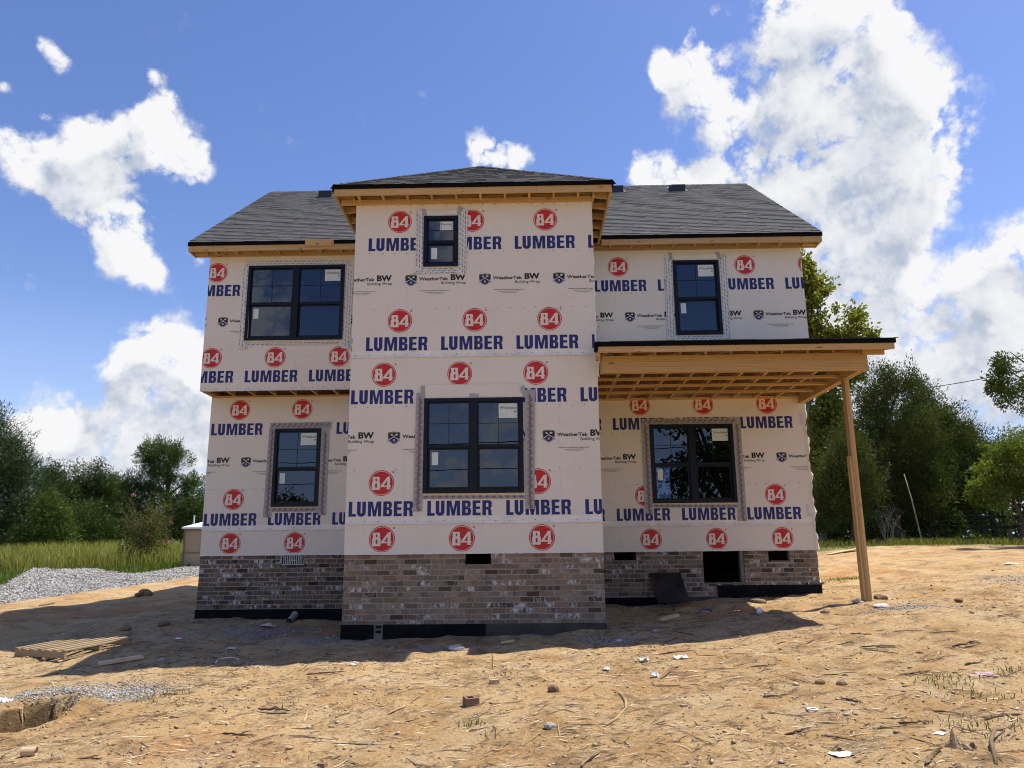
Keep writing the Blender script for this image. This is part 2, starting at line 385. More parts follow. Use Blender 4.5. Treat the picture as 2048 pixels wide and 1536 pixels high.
def glass_mat():
    m, n, l, b = mat('window_glass'); n.remove(b); out = n['Material Output']
    tr = n.new('ShaderNodeBsdfTransparent'); tr.inputs[0].default_value = (.42, .46, .54, 1)
    gl_ = n.new('ShaderNodeBsdfGlossy'); gl_.inputs['Roughness'].default_value = .006; gl_.inputs['Color'].default_value = (.80, .88, 1, 1)
    v = objco(n, l); nb = bump(n, l, noise(n, l, v, 1.4, 2), .05, .012); l.new(nb, gl_.inputs['Normal'])
    fr = n.new('ShaderNodeFresnel'); fr.inputs['IOR'].default_value = 1.7
    f = mnode(n, l, 'MULTIPLY_ADD', fr.outputs[0], .85, .01, clamp=True)
    mxs = n.new('ShaderNodeMixShader'); l.new(f, mxs.inputs[0]); l.new(tr.outputs[0], mxs.inputs[1]); l.new(gl_.outputs[0], mxs.inputs[2])
    l.new(mxs.outputs[0], out.inputs[0]); return m
M['glass'] = glass_mat()
def toned(name, rough=.85, spec=.2, nscale=40, smear=None, bmp=.5, contrast=.25):
    m, n, l, b = mat(name); a = n.new('ShaderNodeAttribute'); a.attribute_name = 'tone'
    v = objco(n, l); f = noise(n, l, v, nscale, 5, .65)
    c = mixc(n, l, 1.0, a.outputs['Color'], ramp(n, l, f, [(.25, (1-contrast,)*3), (.75, (1+contrast,)*3)]), 'MULTIPLY')
    if smear:
        s = noise(n, l, objco(n, l, (16, 16, 9)), 1, 5, .7, .5)
        k = ramp(n, l, s, [(.47, (0, 0, 0)), (.60, (1, 1, 1))])
        k = mnode(n, l, 'MULTIPLY', k, a.outputs['Alpha'])
        c = mixc(n, l, k, c, smear)
    l.new(c, b.inputs['Base Color']); b.inputs['Roughness'].default_value = rough; b.inputs['Specular IOR Level'].default_value = spec
    l.new(bump(n, l, f, bmp, .006), b.inputs['Normal']); return m
M['brick'] = toned('weathered_brick', .9, .15, 34, (.52, .50, .46), .6, .4)
M['mortar'] = plain('mortar', (.37, .335, .285), .95, .18, 25, .1, .6)
M['shingle'] = toned('asphalt_shingle', .95, .12, 160, None, .8, .35)

# ================================================================== HOUSE
YB, YL, YU, YBACK = 0.0, 2.645, 2.075, 10.0
XL, XR, BL, BR = -6.11, 5.383, -2.785, 1.176
ZJ, ZTB, ZTU = 3.03, 5.80, 5.755
house = empty('unfinished_house', (-.36, 2.6, -1.1), 'unfinished two storey house wrapped in white printed sheeting with projecting centre bay and lumber porch', 'house')

def cells(x0, x1, z0, z1, holes):
    xs = sorted({x0, x1, *[min(max(h[i], x0), x1) for h in holes for i in (0, 1)]}); zs = sorted({z0, z1, *[min(max(h[i], z0), z1) for h in holes for i in (2, 3)]})
    for a, b in zip(xs, xs[1:]):
        for c, d in zip(zs, zs[1:]):
            mx_, mz = (a+b)/2, (c+d)/2
            if not any(h[0] < mx_ < h[1] and h[2] < mz < h[3] for h in holes): yield a, b, c, d
def wall_front(mb, x0, x1, z0, z1, yf, th, holes=(), m=0):
    """a slab facing -Y with real openings"""
    yb = yf+th
    for a, b, c, d in cells(x0, x1, z0, z1, holes):
        mb.face([(a,yf,c),(b,yf,c),(b,yf,d),(a,yf,d)], m); mb.face([(a,yb,c),(a,yb,d),(b,yb,d),(b,yb,c)], m)
    def rim(a, b, c, d, s):
        q = [[(a,yf,c),(a,yb,c),(b,yb,c),(b,yf,c)],[(a,yf,d),(b,yf,d),(b,yb,d),(a,yb,d)],[(a,yf,c),(a,yf,d),(a,yb,d),(a,yb,c)],[(b,yf,c),(b,yb,c),(b,yb,d),(b,yf,d)]]
        for f in q: mb.face(f if s else f[::-1], m)
    rim(x0, x1, z0, z1, True)
    for h in holes: rim(max(h[0], x0), min(h[1], x1), max(h[2], z0), min(h[3], z1), False)

WIN = {'bay_low': (-1.588,-.021,.897,2.394), 'bay_up': (-1.642,-1.065,4.623,5.515), 'low_l': (-4.824,-3.93,.876,2.371),
       'low_r': (2.393,3.979,.865,2.358), 'up_l': (-5.33,-3.448,3.99,5.496), 'up_r': (2.897,3.779,3.98,5.471)}
BACKWIN = (*sorted((P(1309, 960, YBACK)[0], P(1344, 960, YBACK)[0])), P(1325, 1003, YBACK)[1], P(1325, 925, YBACK)[1])

# --- carcass: boarded walls, floors
def carcass(x0, x1, z0, z1, yf, holes):
    mb = MB(); wall_front(mb, x0, x1, z0, z1, yf+.004, .14, holes); return mb.build('board_wall', M['osb'], house)
carcass(BL, BR, 0, ZTB, YB, [WIN['bay_low'], WIN['bay_up']])
carcass(XL, BL, 0, ZJ+.002, YL, [WIN['low_l']]); carcass(BR, XR, 0, ZJ+.002, YL, [WIN['low_r']])
carcass(XL, BL, ZJ+.005, ZTU, YU, [WIN['up_l']]); carcass(BR, XR, ZJ+.005, ZTU, YU, [WIN['up_r']])
mb = MB(); wall_front(mb, XL, XR, 0, ZTU, YBACK-.14, .14, [BACKWIN]); mb.build('board_wall', M['osb'], house)
mb = MB()
for x0, x1 in ((XL, XL+.14), (XR-.14, XR)):
    mb.box(x0+.002, x1-.002, YL+.15, YBACK-.145, 0, ZJ); mb.box(x0+.002, x1-.002, YU+.15, YBACK-.145, ZJ+.005, ZTU)
    mb.hexa([(x0+.002,YU+.15,ZTU),(x1-.002,YU+.15,ZTU),(x1-.002,YBACK-.15,ZTU),(x0+.002,YBACK-.15,ZTU),(x0+.002,6.03,8.88),(x1-.002,6.03,8.88),(x1-.002,6.06,8.88),(x0+.002,6.06,8.88)])
for x0, x1 in ((BL+.002, BL+.13), (BR-.13, BR-.002)):
    mb.box(x0, x1, YB+.15, YL+.1, 0, ZTB-.004)
mb.build_pieces('side_wall', M['osb'], house)
mb = MB()
mb.box(XL+.15, XR-.15, YL+.16, YBACK-.16, .008, .06); mb.box(BL+.14, BR-.14, YB+.16, YL+.159, .008, .06)
mb.box(XL+.15, XR-.15, YL+.17, YBACK-.16, ZJ+.02, ZJ+.25); mb.box(BL+.14, BR-.14, YB+.16, YL+.169, ZJ+.02, ZJ+.25)
mb.box(BL+.145, BR-.145, YB+.16, YU, ZTB-.05, ZTB-.005); mb.box(XL+.15, XR-.15, YU+.2, YBACK-.16, ZTU-.06, ZTU-.01)
mb.build_pieces('floor_deck', M['osb'], house)
mb = MB()        # studs of an inner partition, glimpsed through the panes
for k in range(14):
    x = -5.6+k*.8; mb.box(x, x+.04, 7.2, 7.29, 0, 3.0)
mb.box(-5.7, 5.1, 7.2, 7.29, 3.0, 3.04); mb.build('stud_partition', M['wood_z'], house)

# --- 2-D shapes for the printing (units: metres)
def tess(loops):
    v = [[Vector((x, y, 0)) for x, y in lp] for lp in loops]
    tri = tessellate_polygon(v); flat = [p for lp in loops for p in lp]
    return flat, [tuple(t) for t in tri]
def circ(cx, cy, r, n=44): return [(cx+r*math.cos(2*math.pi*i/n), cy+r*math.sin(2*math.pi*i/n)) for i in range(n)]
def rrect(x0, x1, y0, y1, r, n=5):
    o = []
    for cx, cy, a in ((x1-r, y1-r, 0), (x0+r, y1-r, 90), (x0+r, y0+r, 180), (x1-r, y0+r, 270)):
        for i in range(n+1):
            t = R(a+90*i/n); o.append((cx+r*math.cos(t), cy+r*math.sin(t)))
    return o
def scale_loops(lps, sx, sy, ox, oy): return [[(x*sx+ox, y*sy+oy) for x, y in lp] for lp in lps]
def glyph_lumber():
    w = .056; out = []
    out.append([[(0,0),(.114,0),(.114,.18),(w,.18),(w,1),(0,1)]])
    x0, x1 = .130, .266
    u = [(x0,1),(x0,.26)]+[(x0+.068+.068*math.cos(R(a)), .26+.27*math.sin(R(a))) for a in range(190, 351, 16)]+[(x1,.26),(x1,1),(x1-w,1),(x1-w,.27),(x1-w-.008,.2),(x0+w+.008,.2),(x0+w,.27),(x0+w,1)]
    out.append([u])
    a, b = .298, .506
    out.append([[(a,0),(a+.050,0),(a+.050,.70),(a+.083,0),(b-.083,0),(b-.050,.70),(b-.050,0),(b,0),(b,1),(b-.073,1),((a+b)/2,.38),(a+.073,1),(a,1)]])
    def bowl(xl, xr, y0, y1, ry, n=6):
        rx = ry*.19
        return [(xr-rx+rx*math.cos(R(t)), y0+ry+ry*math.sin(R(t))) for t in np.linspace(-90, 0, n)]+[(xr-rx+rx*math.cos(R(t)), y1-ry+ry*math.sin(R(t))) for t in np.linspace(0, 90, n)]
    x0, x1 = .536, .675
    outer = [(x0,0)]+bowl(x0, x1, 0, .54, .2)+bowl(x0, x1-.006, .5, 1, .2)+[(x0,1)]
    outer = [p for p in outer]
    out.append([outer, rrect(x0+w, x1-w+.004, .17, .42, .02), rrect(x0+w, x1-w+.002, .60, .83, .02)])
    x0, x1 = .700, .824
    out.append([[(x0,0),(x1,0),(x1,.18),(x0+w,.18),(x0+w,.42),(x1-.008,.42),(x1-.008,.59),(x0+w,.59),(x0+w,.82),(x1-.003,.82),(x1-.003,1),(x0,1)]])
    x0, x1 = .851, 1.0
    out.append([[(x0,0),(x0+w,0),(x0+w,.39),(x0+.075,.39),(x0+.089,.32),(x0+.093,0),(x1,0),(x1,.03),(x1-.008,.08),(x1-.010,.34),(x1-.026,.46),(x1-.008,.56)]+bowl(x0, x1-.003, .52, 1, .2)[6:]+[(x0,1)],
                rrect(x0+w, x1-w, .56, .83, .02)])
    return [scale_loops(g, 1.0, .228, 0, 0) for g in out]
def glyph_84():
    R0 = .2
    def q(x, y): return ((x-565)/236*R0, (415-y)/236*R0)
    eight_out = [q(*p) for p in [(412,300),(518,300),(530,312),(530,378),(520,392),(534,400),(542,414),(542,528),(530,541),(402,541),(388,528),(388,414),(396,400),(410,392),(400,378),(400,312)]]
    c1 = [q(*p) for p in [(456,332),(478,332),(482,338),(482,374),(476,382),(458,382),(452,374),(452,338)]]
    c2 = [q(*p) for p in [(456,424),(480,424),(486,432),(486,492),(478,500),(458,500),(450,492),(450,432)]]
    four = [q(*p) for p in [(676,298),(722,298),(722,462),(738,462),(738,490),(722,490),(722,512),(728,518),(728,531),(660,531),(660,518),(668,512),(668,490),(552,490),(552,462)]]
    c3 = [q(*p) for p in [(668,368),(668,462),(606,462)]]
    return [[eight_out, c1, c2], [four, c3]]
GL_L, GL_84 = glyph_lumber(), glyph_84()
def shield_loops():
    def q(x, y): return ((x-222)/956, (165-y)/956)
    o = [q(*p) for p in [(140,78),(170,72),(222,66),(275,72),(306,78),(316,100),(312,160),(300,205),(265,238),(222,258),(180,238),(146,205),(134,160),(130,100)]]
    i = [(x*.90, y*.92) for x, y in o]
    top = [q(*p) for p in [(150,88),(222,78),(297,88),(304,105),(300,160),(296,178),(222,138),(150,178),(146,160),(142,105)]]
    bot = [q(*p) for p in [(222,148),(292,190),(262,226),(222,244),(182,226),(154,190)]]
    x1 = [q(*p) for p in [(118,214),(122,218),(262,112),(258,106)]]; x2 = [q(*p) for p in [(326,214),(322,218),(182,112),(186,106)]]
    h1 = [q(*p) for p in [(168,110),(200,100),(206,112),(184,128)]]; h2 = [q(*p) for p in [(250,96),(284,104),(268,128),(244,112)]]
    win = [[q(*p) for p in [(a,b),(a+12,b),(a+12,b+12),(a,b+12)]] for a in (208,225) for b in (184,200)]
    return o, i, top, bot, x1, x2, (h1, h2), win
_text_cache = {}
def text_shape(body, bold=0.0):
    k = (body, bold)
    if k in _text_cache: return _text_cache[k]
    cu = bpy.data.curves.new('lettering', 'FONT'); cu.body = body; cu.size = 1; cu.offset = bold; cu.resolution_u = 3
    ob = bpy.data.objects.new('lettering', cu); col.objects.link(ob)
    me = bpy.data.meshes.new_from_object(ob.evaluated_get(bpy.context.evaluated_depsgraph_get()))
    v = [(p.co.x, p.co.y) for p in me.vertices]; f = [tuple(p.vertices) for p in me.polygons]
    bpy.data.objects.remove(ob); bpy.data.curves.remove(cu); bpy.data.meshes.remove(me)
    xs = [p[0] for p in v]; ys = [p[1] for p in v]
    _text_cache[k] = (v, f, (min(xs), max(xs), min(ys), max(ys))); return _text_cache[k]
class Decal:
    """flat printing on the plane Y = y, later trimmed to the wall and to its openings"""
    def __init__(s): s.bm = bmesh.new()
    def add(s, pts, tris, m, y):
        vs = [s.bm.verts.new((x, y, z)) for x, z in pts]
        for t in tris:
            try:
                f = s.bm.faces.new([vs[i] for i in t]); f.material_index = m
            except ValueError: pass
    def loops(s, lps, m, y, ox=0, oz=0):
        p, t = tess(lps); s.add([(x+ox, z+oz) for x, z in p], t, m, y)
    def text(s, body, x0, x1, z0, h, m, y, bold=0.0, ang=None, capref=None):
        v, f, bb = text_shape(body, bold); sx = (x1-x0)/(bb[1]-bb[0]); cap = text_shape(capref or 'H', bold)[2]; sz = h/(cap[3]-cap[2])
        s.add([((a-bb[0])*sx+x0, b*sz+z0) for a, b in v], f, m, y)
    def text_at(s, body, c, w, h, ang, m, y, bold=0.0):
        v, f, bb = text_shape(body, bold); sx = w/(bb[1]-bb[0]); sz = h/(bb[3]-bb[2]); ca, sa = math.cos(ang), math.sin(ang); q = []
        for a, b in v:
            a = (a-(bb[0]+bb[1])/2)*sx; b = (b-(bb[2]+bb[3])/2)*sz; q.append((c[0]+a*ca-b*sa, c[1]+a*sa+b*ca))
        s.add(q, f, m, y)
    def trim(s, x0, x1, z0, z1, holes=()):
        for co, no in (((x0,0,0),(-1,0,0)),((x1,0,0),(1,0,0)),((0,0,z0),(0,0,-1)),((0,0,z1),(0,0,1))):
            bmesh.ops.bisect_plane(s.bm, geom=s.bm.verts[:]+s.bm.edges[:]+s.bm.faces[:], plane_co=co, plane_no=no, clear_outer=True)
        for h in holes:
            for co, no in (((h[0],0,0),(1,0,0)),((h[1],0,0),(1,0,0)),((0,0,h[2]),(0,0,1)),((0,0,h[3]),(0,0,1))):
                bmesh.ops.bisect_plane(s.bm, geom=s.bm.verts[:]+s.bm.edges[:]+s.bm.faces[:], plane_co=co, plane_no=no)
            dead = [f for f in s.bm.faces if h[0] < f.calc_center_median().x < h[1] and h[2] < f.calc_center_median().z < h[3]]
            bmesh.ops.delete(s.bm, geom=dead, context='FACES')
        return s
    def pour(s, mb, moff=0):
        s.bm.verts.index_update(); n0 = len(mb.v); mb.v += [tuple(v.co) for v in s.bm.verts]
        for f in s.bm.faces:
            idx = [v.index+n0 for v in f.verts]
            if f.normal.y > 0: idx = idx[::-1]
            mb.f.append(tuple(idx)); mb.m.append(f.material_index+moff); mb.c.append(None)
        s.bm.free()
WRAPM = [M['wrap'], M['navy'], M['black_ink'], M['red'], M['ghost'], M['frame'], M['wrap_double']]
def badge(d, x, z, y):
    d.loops([circ(0, 0, .178)], 3, y, x, z); d.loops([circ(0, 0, .199), circ(0, 0, .187)[::-1]], 3, y, x, z)
    for g in GL_84: d.loops(g, 0, y-.0012, x, z)
    d.loops([circ(0, 0, .016, 12), circ(0, 0, .010, 12)[::-1]], 3, y, x+.182, z+.168)
    d.loops([rrect(-.004, .005, -.006, .006, .001, 2)], 3, y, x+.182, z+.168)
def lumber(d, x, z, y, m=1):
    for g in GL_L: d.loops(g, m, y, x, z)
SH = shield_loops()
def weather(d, x, z, y):
    o, i, top, bot, x1, x2, hh, wq = SH
    d.loops([o, i[::-1]], 2, y, x, z); d.loops([top], 2, y, x, z); d.loops([bot], 1, y, x, z)
    for q in (x1, x2): d.loops([q], 0, y-.0012, x, z)
    for q in hh: d.loops([q], 0, y-.0014, x, z)
    for q in ([(-.108,-.052),(-.104,-.056),(-.060,-.026),(-.064,-.021)], [(.108,-.052),(.104,-.056),(.060,-.026),(.064,-.021)]): d.loops([q], 2, y-.0016, x, z)
    for q in wq: d.loops([q], 0, y-.0016, x, z)
    d.text('WeatherTek', x+.131, x+.617, z, .057, 2, y, .028)
    d.text('BW', x+.655, x+.903, z+.003, .103, 2, y, .045)
    d.text('Building Wrap', x+.50, x+.905, z-.068, .044, 2, y, .008)
    d.text('WeatherTek Building Products, LLC', x+.148, x+.642, z-.188, .018, 2, y, .01)
    d.text('Jacksonville, FL  904-264-0804', x+.238, x+.552, z-.214, .012, 2, y, .01)
    d.text('www.weathertekbp.com', x+.28, x+.515, z-.238, .011, 2, y, .01)
def wrap_wall(x0, x1, yf, sheets, rows, holes, ztop, nails=(), extra=None):
    """sheets: (z0, z1, proud) from the bottom up, each lapping over the one below"""
    mb = MB()
    for z0, z1, pr in sheets:
        wall_front(mb, x0, x1, z0, z1, yf-pr, pr+.003, [h for h in holes if h[2] < z1 and h[3] > z0])
    for si, (z0, z1, pr) in enumerate(sheets):      # loose lower lip and doubled selvage where a sheet laps the one below
        hs_ = [h for h in holes if h[2] < z0+.1 and h[3] > z0-.02]
        if si: 
            for a, b, c, dd in cells(x0, x1, z0, z0+.098, hs_): mb.face([(a,yf-pr-.0008,c),(b,yf-pr-.0008,c),(b,yf-pr-.0008,dd),(a,yf-pr-.0008,dd)], 6)
        n = int((x1-x0)/.06); pv = None; w = 0
        for i in range(n+1):
            x = x0+(x1-x0)*i/n; w = .75*w+rng.normal(0, .0045); o = .006+abs(w); cur = ((x, yf-pr-.0010, z0+.034), (x, yf-pr-.0014-o*.55, z0+.012), (x, yf-pr-.0014-o, z0-.010+rng.normal(0, .0015)))
            if pv and not any(h[0] < x < h[1] for h in hs_):
                for q in (0, 1): mb.face([pv[q+1], cur[q+1], cur[q], pv[q]], 6 if si else 0)
            pv = cur
    d = Decal()
    for kind, z, xs, step, pr in rows:
        y = yf-pr-.0022; k = -1
        while xs+k*step < x1+.2:
            x = xs+k*step; k += 1
            if kind == 'B' and x > x0-.25: badge(d, x, z, y)
            elif kind == 'L' and x > x0-1.05: lumber(d, x, z, y)
            elif kind == 'W' and x > x0-1.0: weather(d, x, z, y)
            elif kind == 'G' and x > x0-1.05: lumber(d, x, z, y, 4)
    for z, xa, step, pr in nails:
        x = x0+xa
        while x < x1-.02:
            d.loops([circ(0, 0, .0072, 8)], 5, yf-pr-.004, x+rng.normal(0, .006), z+rng.normal(0, .004)); x += step
    if extra: extra(d)
    d.trim(x0, x1, sheets[0][0], ztop, holes); d.pour(mb)
    return mb.build('house_wrap', WRAPM, house)
S = 1.219
def bay_extra(d):
    for x0, x1, z0, z1 in ((.80, .92, .70, 1.45), (-2.63, -2.55, .5, .72)): d.loops([rrect(x0, x1, z0, z1, .004, 2)], 4, -.010)
wrap_wall(BL, BR, YB, [(-.012, .50, .002), (.445, 3.14, .005), (3.088, ZTB-.01, .008)],
 [('B',.212,-2.209,1.227,.002),('L',.556,-2.737,S,.005),('B',1.068,-2.239,S,.005),('W',1.77,-2.061,S,.005),('L',2.321,-2.761,S,.005),('B',2.80,-2.246,S,.005),
  ('L',3.195,-2.55,S,.008),('B',3.696,-2.008,S,.008),('W',4.386,-1.84,S,.008),('L',4.913,-2.56,S,.008),('B',5.43,-2.045,S,.008)],
 [WIN['bay_low'], WIN['bay_up']], ZTB-.012, [(.475,.1,.203,.005),(3.125,.08,.203,.008),(5.72,.1,.203,.008),(1.27,.12,.32,.005),(3.9,.15,.203,.008),(4.87,.05,.203,.008),(2.27,.1,.203,.005)])
wrap_wall(XL, BL-.001, YL, [(-.012, .50, .002), (.452, ZJ, .005)],
 [('B',.206,-5.56,S,.002),('L',.535,-6.086,S,.005),('B',1.025,-5.55,S,.005),('W',1.727,-5.357,S,.005),('L',2.259,-6.073,S,.005),('B',2.752,-5.541,S,.005)],
 [WIN['low_l']], ZJ, [(.475,.1,.203,.005),(1.22,.12,.203,.005),(2.22,.1,.203,.005)])
wrap_wall(BR+.001, XR, YL, [(-.012, .50, .002), (.452, ZJ, .005)],
 [('B',.203,2.327,S,.002),('L',.547,1.708,S,.005),('B',1.006,2.262,S,.005),('W',1.702,2.433,S,.005),('L',2.269,1.699,S,.005),('B',2.745,2.229,S,.005),('G',2.33,5.27,S*4,.004),('G',.60,5.25,S*4,.004)],
 [WIN['low_r']], ZJ, [(.475,.1,.203,.005),(1.22,.12,.203,.005),(2.22,.1,.203,.005)])
wrap_wall(XL, BL-.001, YU, [(ZJ-.012, ZTU-.01, .004)],
 [('L',3.174,-5.275,S,.004),('B',3.655,-5.938,S*1.0,.004),('W',4.362,-5.768,S,.004),('L',4.892,-6.475,S,.004),('B',5.375,-5.949,S,.004)],
 [WIN['up_l']], ZTU-.012, [(3.06,.1,.203,.004),(3.88,.12,.203,.004),(4.84,.1,.203,.004),(5.70,.1,.203,.004)])
wrap_wall(BR+.001, XR, YU, [(ZJ+.3, ZTU-.01, .004)],
 [('W',4.348,2.038,S,.004),('L',4.868,1.38,S,.004),('B',5.365,1.85,S,.004)],
 [WIN['up_r']], ZTU-.012, [(4.82,.1,.203,.004),(5.70,.1,.203,.004)])
mb = MB()      # side and rear sheeting
for x, s in ((XL-.004, -1), (XR+.004, 1)):
    a, b = (x, x+.003) if s < 0 else (x-.003, x)
    mb.box(a, b, YL+.004, YBACK, 0, ZJ-.01); mb.box(a, b, YU+.004, YBACK, ZJ-.01, ZTU-.004)
    mb.hexa([(a,YU+.15,ZTU-.003),(b,YU+.15,ZTU-.003),(b,YBACK-.1,ZTU-.003),(a,YBACK-.1,ZTU-.003),(a,6.03,8.86),(b,6.03,8.86),(b,6.06,8.86),(a,6.06,8.86)])
mb.box(BL-.004, BL-.001, .002, YL-.01, 0, ZTB-.01); mb.box(BR+.001, BR+.004, .002, YL-.01, 0, ZTB-.01)
mb.build_pieces('house_wrap', WRAPM, house)
mb = MB(); wall_front(mb, XL, XR, 0, ZTU, YBACK+.001, .004, [BACKWIN]); mb.build('house_wrap', WRAPM, house)
# loose, bunched edges of the sheet at the right corners
def ruffle(x, y, z0, z1, amp, seed, name='loose_wrap_edge'):
    mb = MB(); n = 40; r = np.random.default_rng(seed); ph = r.uniform(0, 6, 4); rows = []
    for i in range(n+1):
        z = z0+(z1-z0)*i/n; w = amp*(.6+.4*math.sin(i*.7+ph[0])+.3*math.sin(i*1.9+ph[1])); o = .012*math.sin(i*1.3+ph[2])
        rows.append([(x-.03, y-.009, z), (x+w*.4, y-.012-o*.6, z), (x+w, y+.03+o, z), (x+w*.6, y+.10, z), (x, y+.16, z)])
    for a, b in zip(rows, rows[1:]):
        for j in range(4): mb.face([a[j], a[j+1], b[j+1], b[j]])
    return mb.build(name, M['wrap'], house, True)
ruffle(XR, YL, -.01, 2.75, .055, 3); ruffle(BR, YB, 2.9, 5.2, .012, 5)
mb = MB()
pts = [(BR-.10,-.012,3.14),(BR+.035,-.03,3.20),(BR+.05,-.05,3.02),(BR+.02,-.03,2.86),(BR-.09,-.014,2.92)]
mb.face(pts); mb.face([(BR+.035,-.03,3.20),(BR+.07,.05,3.18),(BR+.08,.05,2.9),(BR+.05,-.05,3.02)]); mb.face([(BR-.02,-.014,2.92),(BR+.02,-.03,2.86),(BR+.03,-.02,2.70),(BR-.01,-.013,2.74)])
mb.build('loose_wrap_edge', M['wrap'], house)

# --- windows
def window(key, yf, cols, tape, name='window'):
    x0, x1, z0, z1 = WIN[key]; fr = .058; mb = MB(); fy0, fy1 = yf-.032, yf+.09; mul = .115
    mb.box(x0, x0+fr, fy0, fy1, z0, z1); mb.box(x1-fr, x1, fy0, fy1, z0, z1); mb.box(x0+fr, x1-fr, fy0, fy1, z1-fr*.9, z1); mb.box(x0+fr, x1-fr, fy0, fy1, z0, z0+.05)
    xm = (x0+x1)/2
    if cols == 2: mb.box(xm-mul/2, xm+mul/2, fy0+.003, fy1, z0+.05, z1-fr*.9)
    w = mb.build(name, M['frame'], house)
    zm = z0+(z1-z0)*.49; spans = [(x0+fr, x1-fr)] if cols == 1 else [(x0+fr, xm-mul/2), (xm+mul/2, x1-fr)]
    for k, (a, b) in enumerate(spans):
        mu = MB(); yu, yl = yf+.004, yf+.028      # upper sash stands in front of the lower one
        ru = .022
        mu.box(a, b, yu, yu+.03, zm-.028, zm+.028); mu.box(a, a+ru, yu, yu+.03, zm+.028, z1-fr*.9); mu.box(b-ru, b, yu, yu+.03, zm+.028, z1-fr*.9); mu.box(a+ru, b-ru, yu, yu+.03, z1-fr*.9-ru, z1-fr*.9)
        mu.build('sash', M['frame'], w)
        ml = MB(); r = .036; t = zm-.029
        ml.box(a, a+r, yl, yl+.03, z0+.05, t); ml.box(b-r, b, yl, yl+.03, z0+.05, t); ml.box(a+r, b-r, yl, yl+.03, z0+.05, z0+.098); ml.box(a+r, b-r, yl, yl+.03, t-.022, t)
        ml.build('sash', M['frame'], w)
        pu = MB(); pu.box(a+ru, b-ru, yu+.012, yu+.016, zm+.028, z1-fr*.9-ru); pu.build('pane', M['glass'], w)
        pl = MB(); pl.box(a+r, b-r, yl+.012, yl+.016, z0+.098, t-.022); pl.build('pane', M['glass'], w)
        g = MB(); cx, cz = (a+b)/2, (zm+z1-fr*1.0)/2+.01
        g.box(cx-.004, cx+.004, yu+.0065, yu+.0112, zm+.028, z1-fr*.9-ru); g.box(a+ru, cx-.004, yu+.0065, yu+.0112, cz-.004, cz+.004); g.box(cx+.004, b-ru, yu+.0065, yu+.0112, cz-.004, cz+.004)
        g.build('grille', M['frame'], w)
        if k == len(spans)-1:     # maker's label, upper right
            s = MB(); sw = min(.30, (b-a)*.46); sx1, sz1 = b-ru-.012, z1-fr*.9-ru-.012; sh = sw*.78
            s.box(sx1-sw, sx1, yu+.0095, yu+.0115, sz1-sh, sz1); d = Decal()
            d.text('Westlake', sx1-sw*.93, sx1-sw*.04, sz1-sh*.40, sh*.22, 1, yu+.0085, .012)
            d.loops([rrect(sx1-sw*.16, sx1-sw*.06, sz1-sh*.62, sz1-sh*.52, .002, 2)], 1, yu+.0085)
            for q in range(3): d.loops([rrect(sx1-sw*.9, sx1-sw*(.45-.08*q), sz1-sh*(.70+.09*q), sz1-sh*(.685+.09*q), .001, 1)], 2, yu+.0085)
            d.pour(s); s.build('sticker', [M['sticker'], M['sticker_ink'], M['ghost']], w)
        if k == 0:
            s = MB(); s.box(a+r+.03, a+r+.03+.10, yl+.009, yl+.0115, t-.26, t-.06); s.build('sticker', M['sticker'], w)
    # flashing tape round the frame: quads measured on the wall
    tb = MB(); d = Decal(); mats = [M['tape_grey'], M['tape_red'], M['tape_line'], M['tape_white'], M['black_ink'], M['sill'], M['wrap']]
    for j, (kind, q) in enumerate(tape):
        c = [P(px, py, yf) for px, py in q]; y = yf-.011-.0016*j; mi = {'G': 0, 'B': 3, 'S': 5, 'F': 6, 'C': 0}[kind]
        tb.hexa([(c[0][0],y,c[0][1]),(c[1][0],y,c[1][1]),(c[1][0],yf-.004,c[1][1]),(c[0][0],yf-.004,c[0][1]),(c[3][0],y,c[3][1]),(c[2][0],y,c[2][1]),(c[2][0],yf-.004,c[2][1]),(c[3][0],yf-.004,c[3][1])], mi)
        # run printing along the long side (corners run: start-left, start-right, end-right, end-left)
        s0, s1 = Vector(((c[0][0]+c[1][0])/2, (c[0][1]+c[1][1])/2)), Vector(((c[2][0]+c[3][0])/2, (c[2][1]+c[3][1])/2))
        L = (s1-s0).length; dr = (s1-s0)/L; nr = Vector((-dr.y, dr.x)); wd = (Vector(c[1])-Vector(c[0])).length; ang = math.atan2(dr.y, dr.x)
        ym = y-.0014
        if kind == 'G':
            t = .06; vertical = abs(dr.y) > .7
            while t < L-.05:
                p = s0+dr*t; tilt = (R(-62) if vertical else R(50))
                d.text_at('TYPAR', p, min(wd*1.02, .125), .044, tilt, 1, ym, .05)
                e = Vector((math.cos(tilt+R(4)), math.sin(tilt+R(4))))*wd*.62; p2 = p+dr*.055; o = nr*0+Vector((-e.y, e.x)).normalized()*.0034
                d.add([tuple(p2-e-o), tuple(p2+e-o), tuple(p2+e+o), tuple(p2-e+o)], [(0, 1, 2), (0, 2, 3)], 2, ym)
                t += .105
        elif kind == 'B':
            nrow = 3 if wd > .095 else 2
            for rr in range(nrow):
                off = (rr-(nrow-1)/2)*wd*.34; t = .02+.03*rr
                while t < L-.06:
                    for a_, b_, h_ in ((0, .014, .008), (.018, .026, .0045), (.030, .040, .0055), (.044, .056, .0045)):
                        p = s0+dr*(t+a_)+nr*off; q_ = s0+dr*(t+b_)+nr*off
                        d.add([tuple(p-nr*h_), tuple(q_-nr*h_), tuple(q_+nr*h_), tuple(p+nr*h_)], [(0, 1, 2), (0, 2, 3)], 4, ym)
                    t += .088
    d.pour(tb); tb.build('flashing_tape', mats, w)
    return w
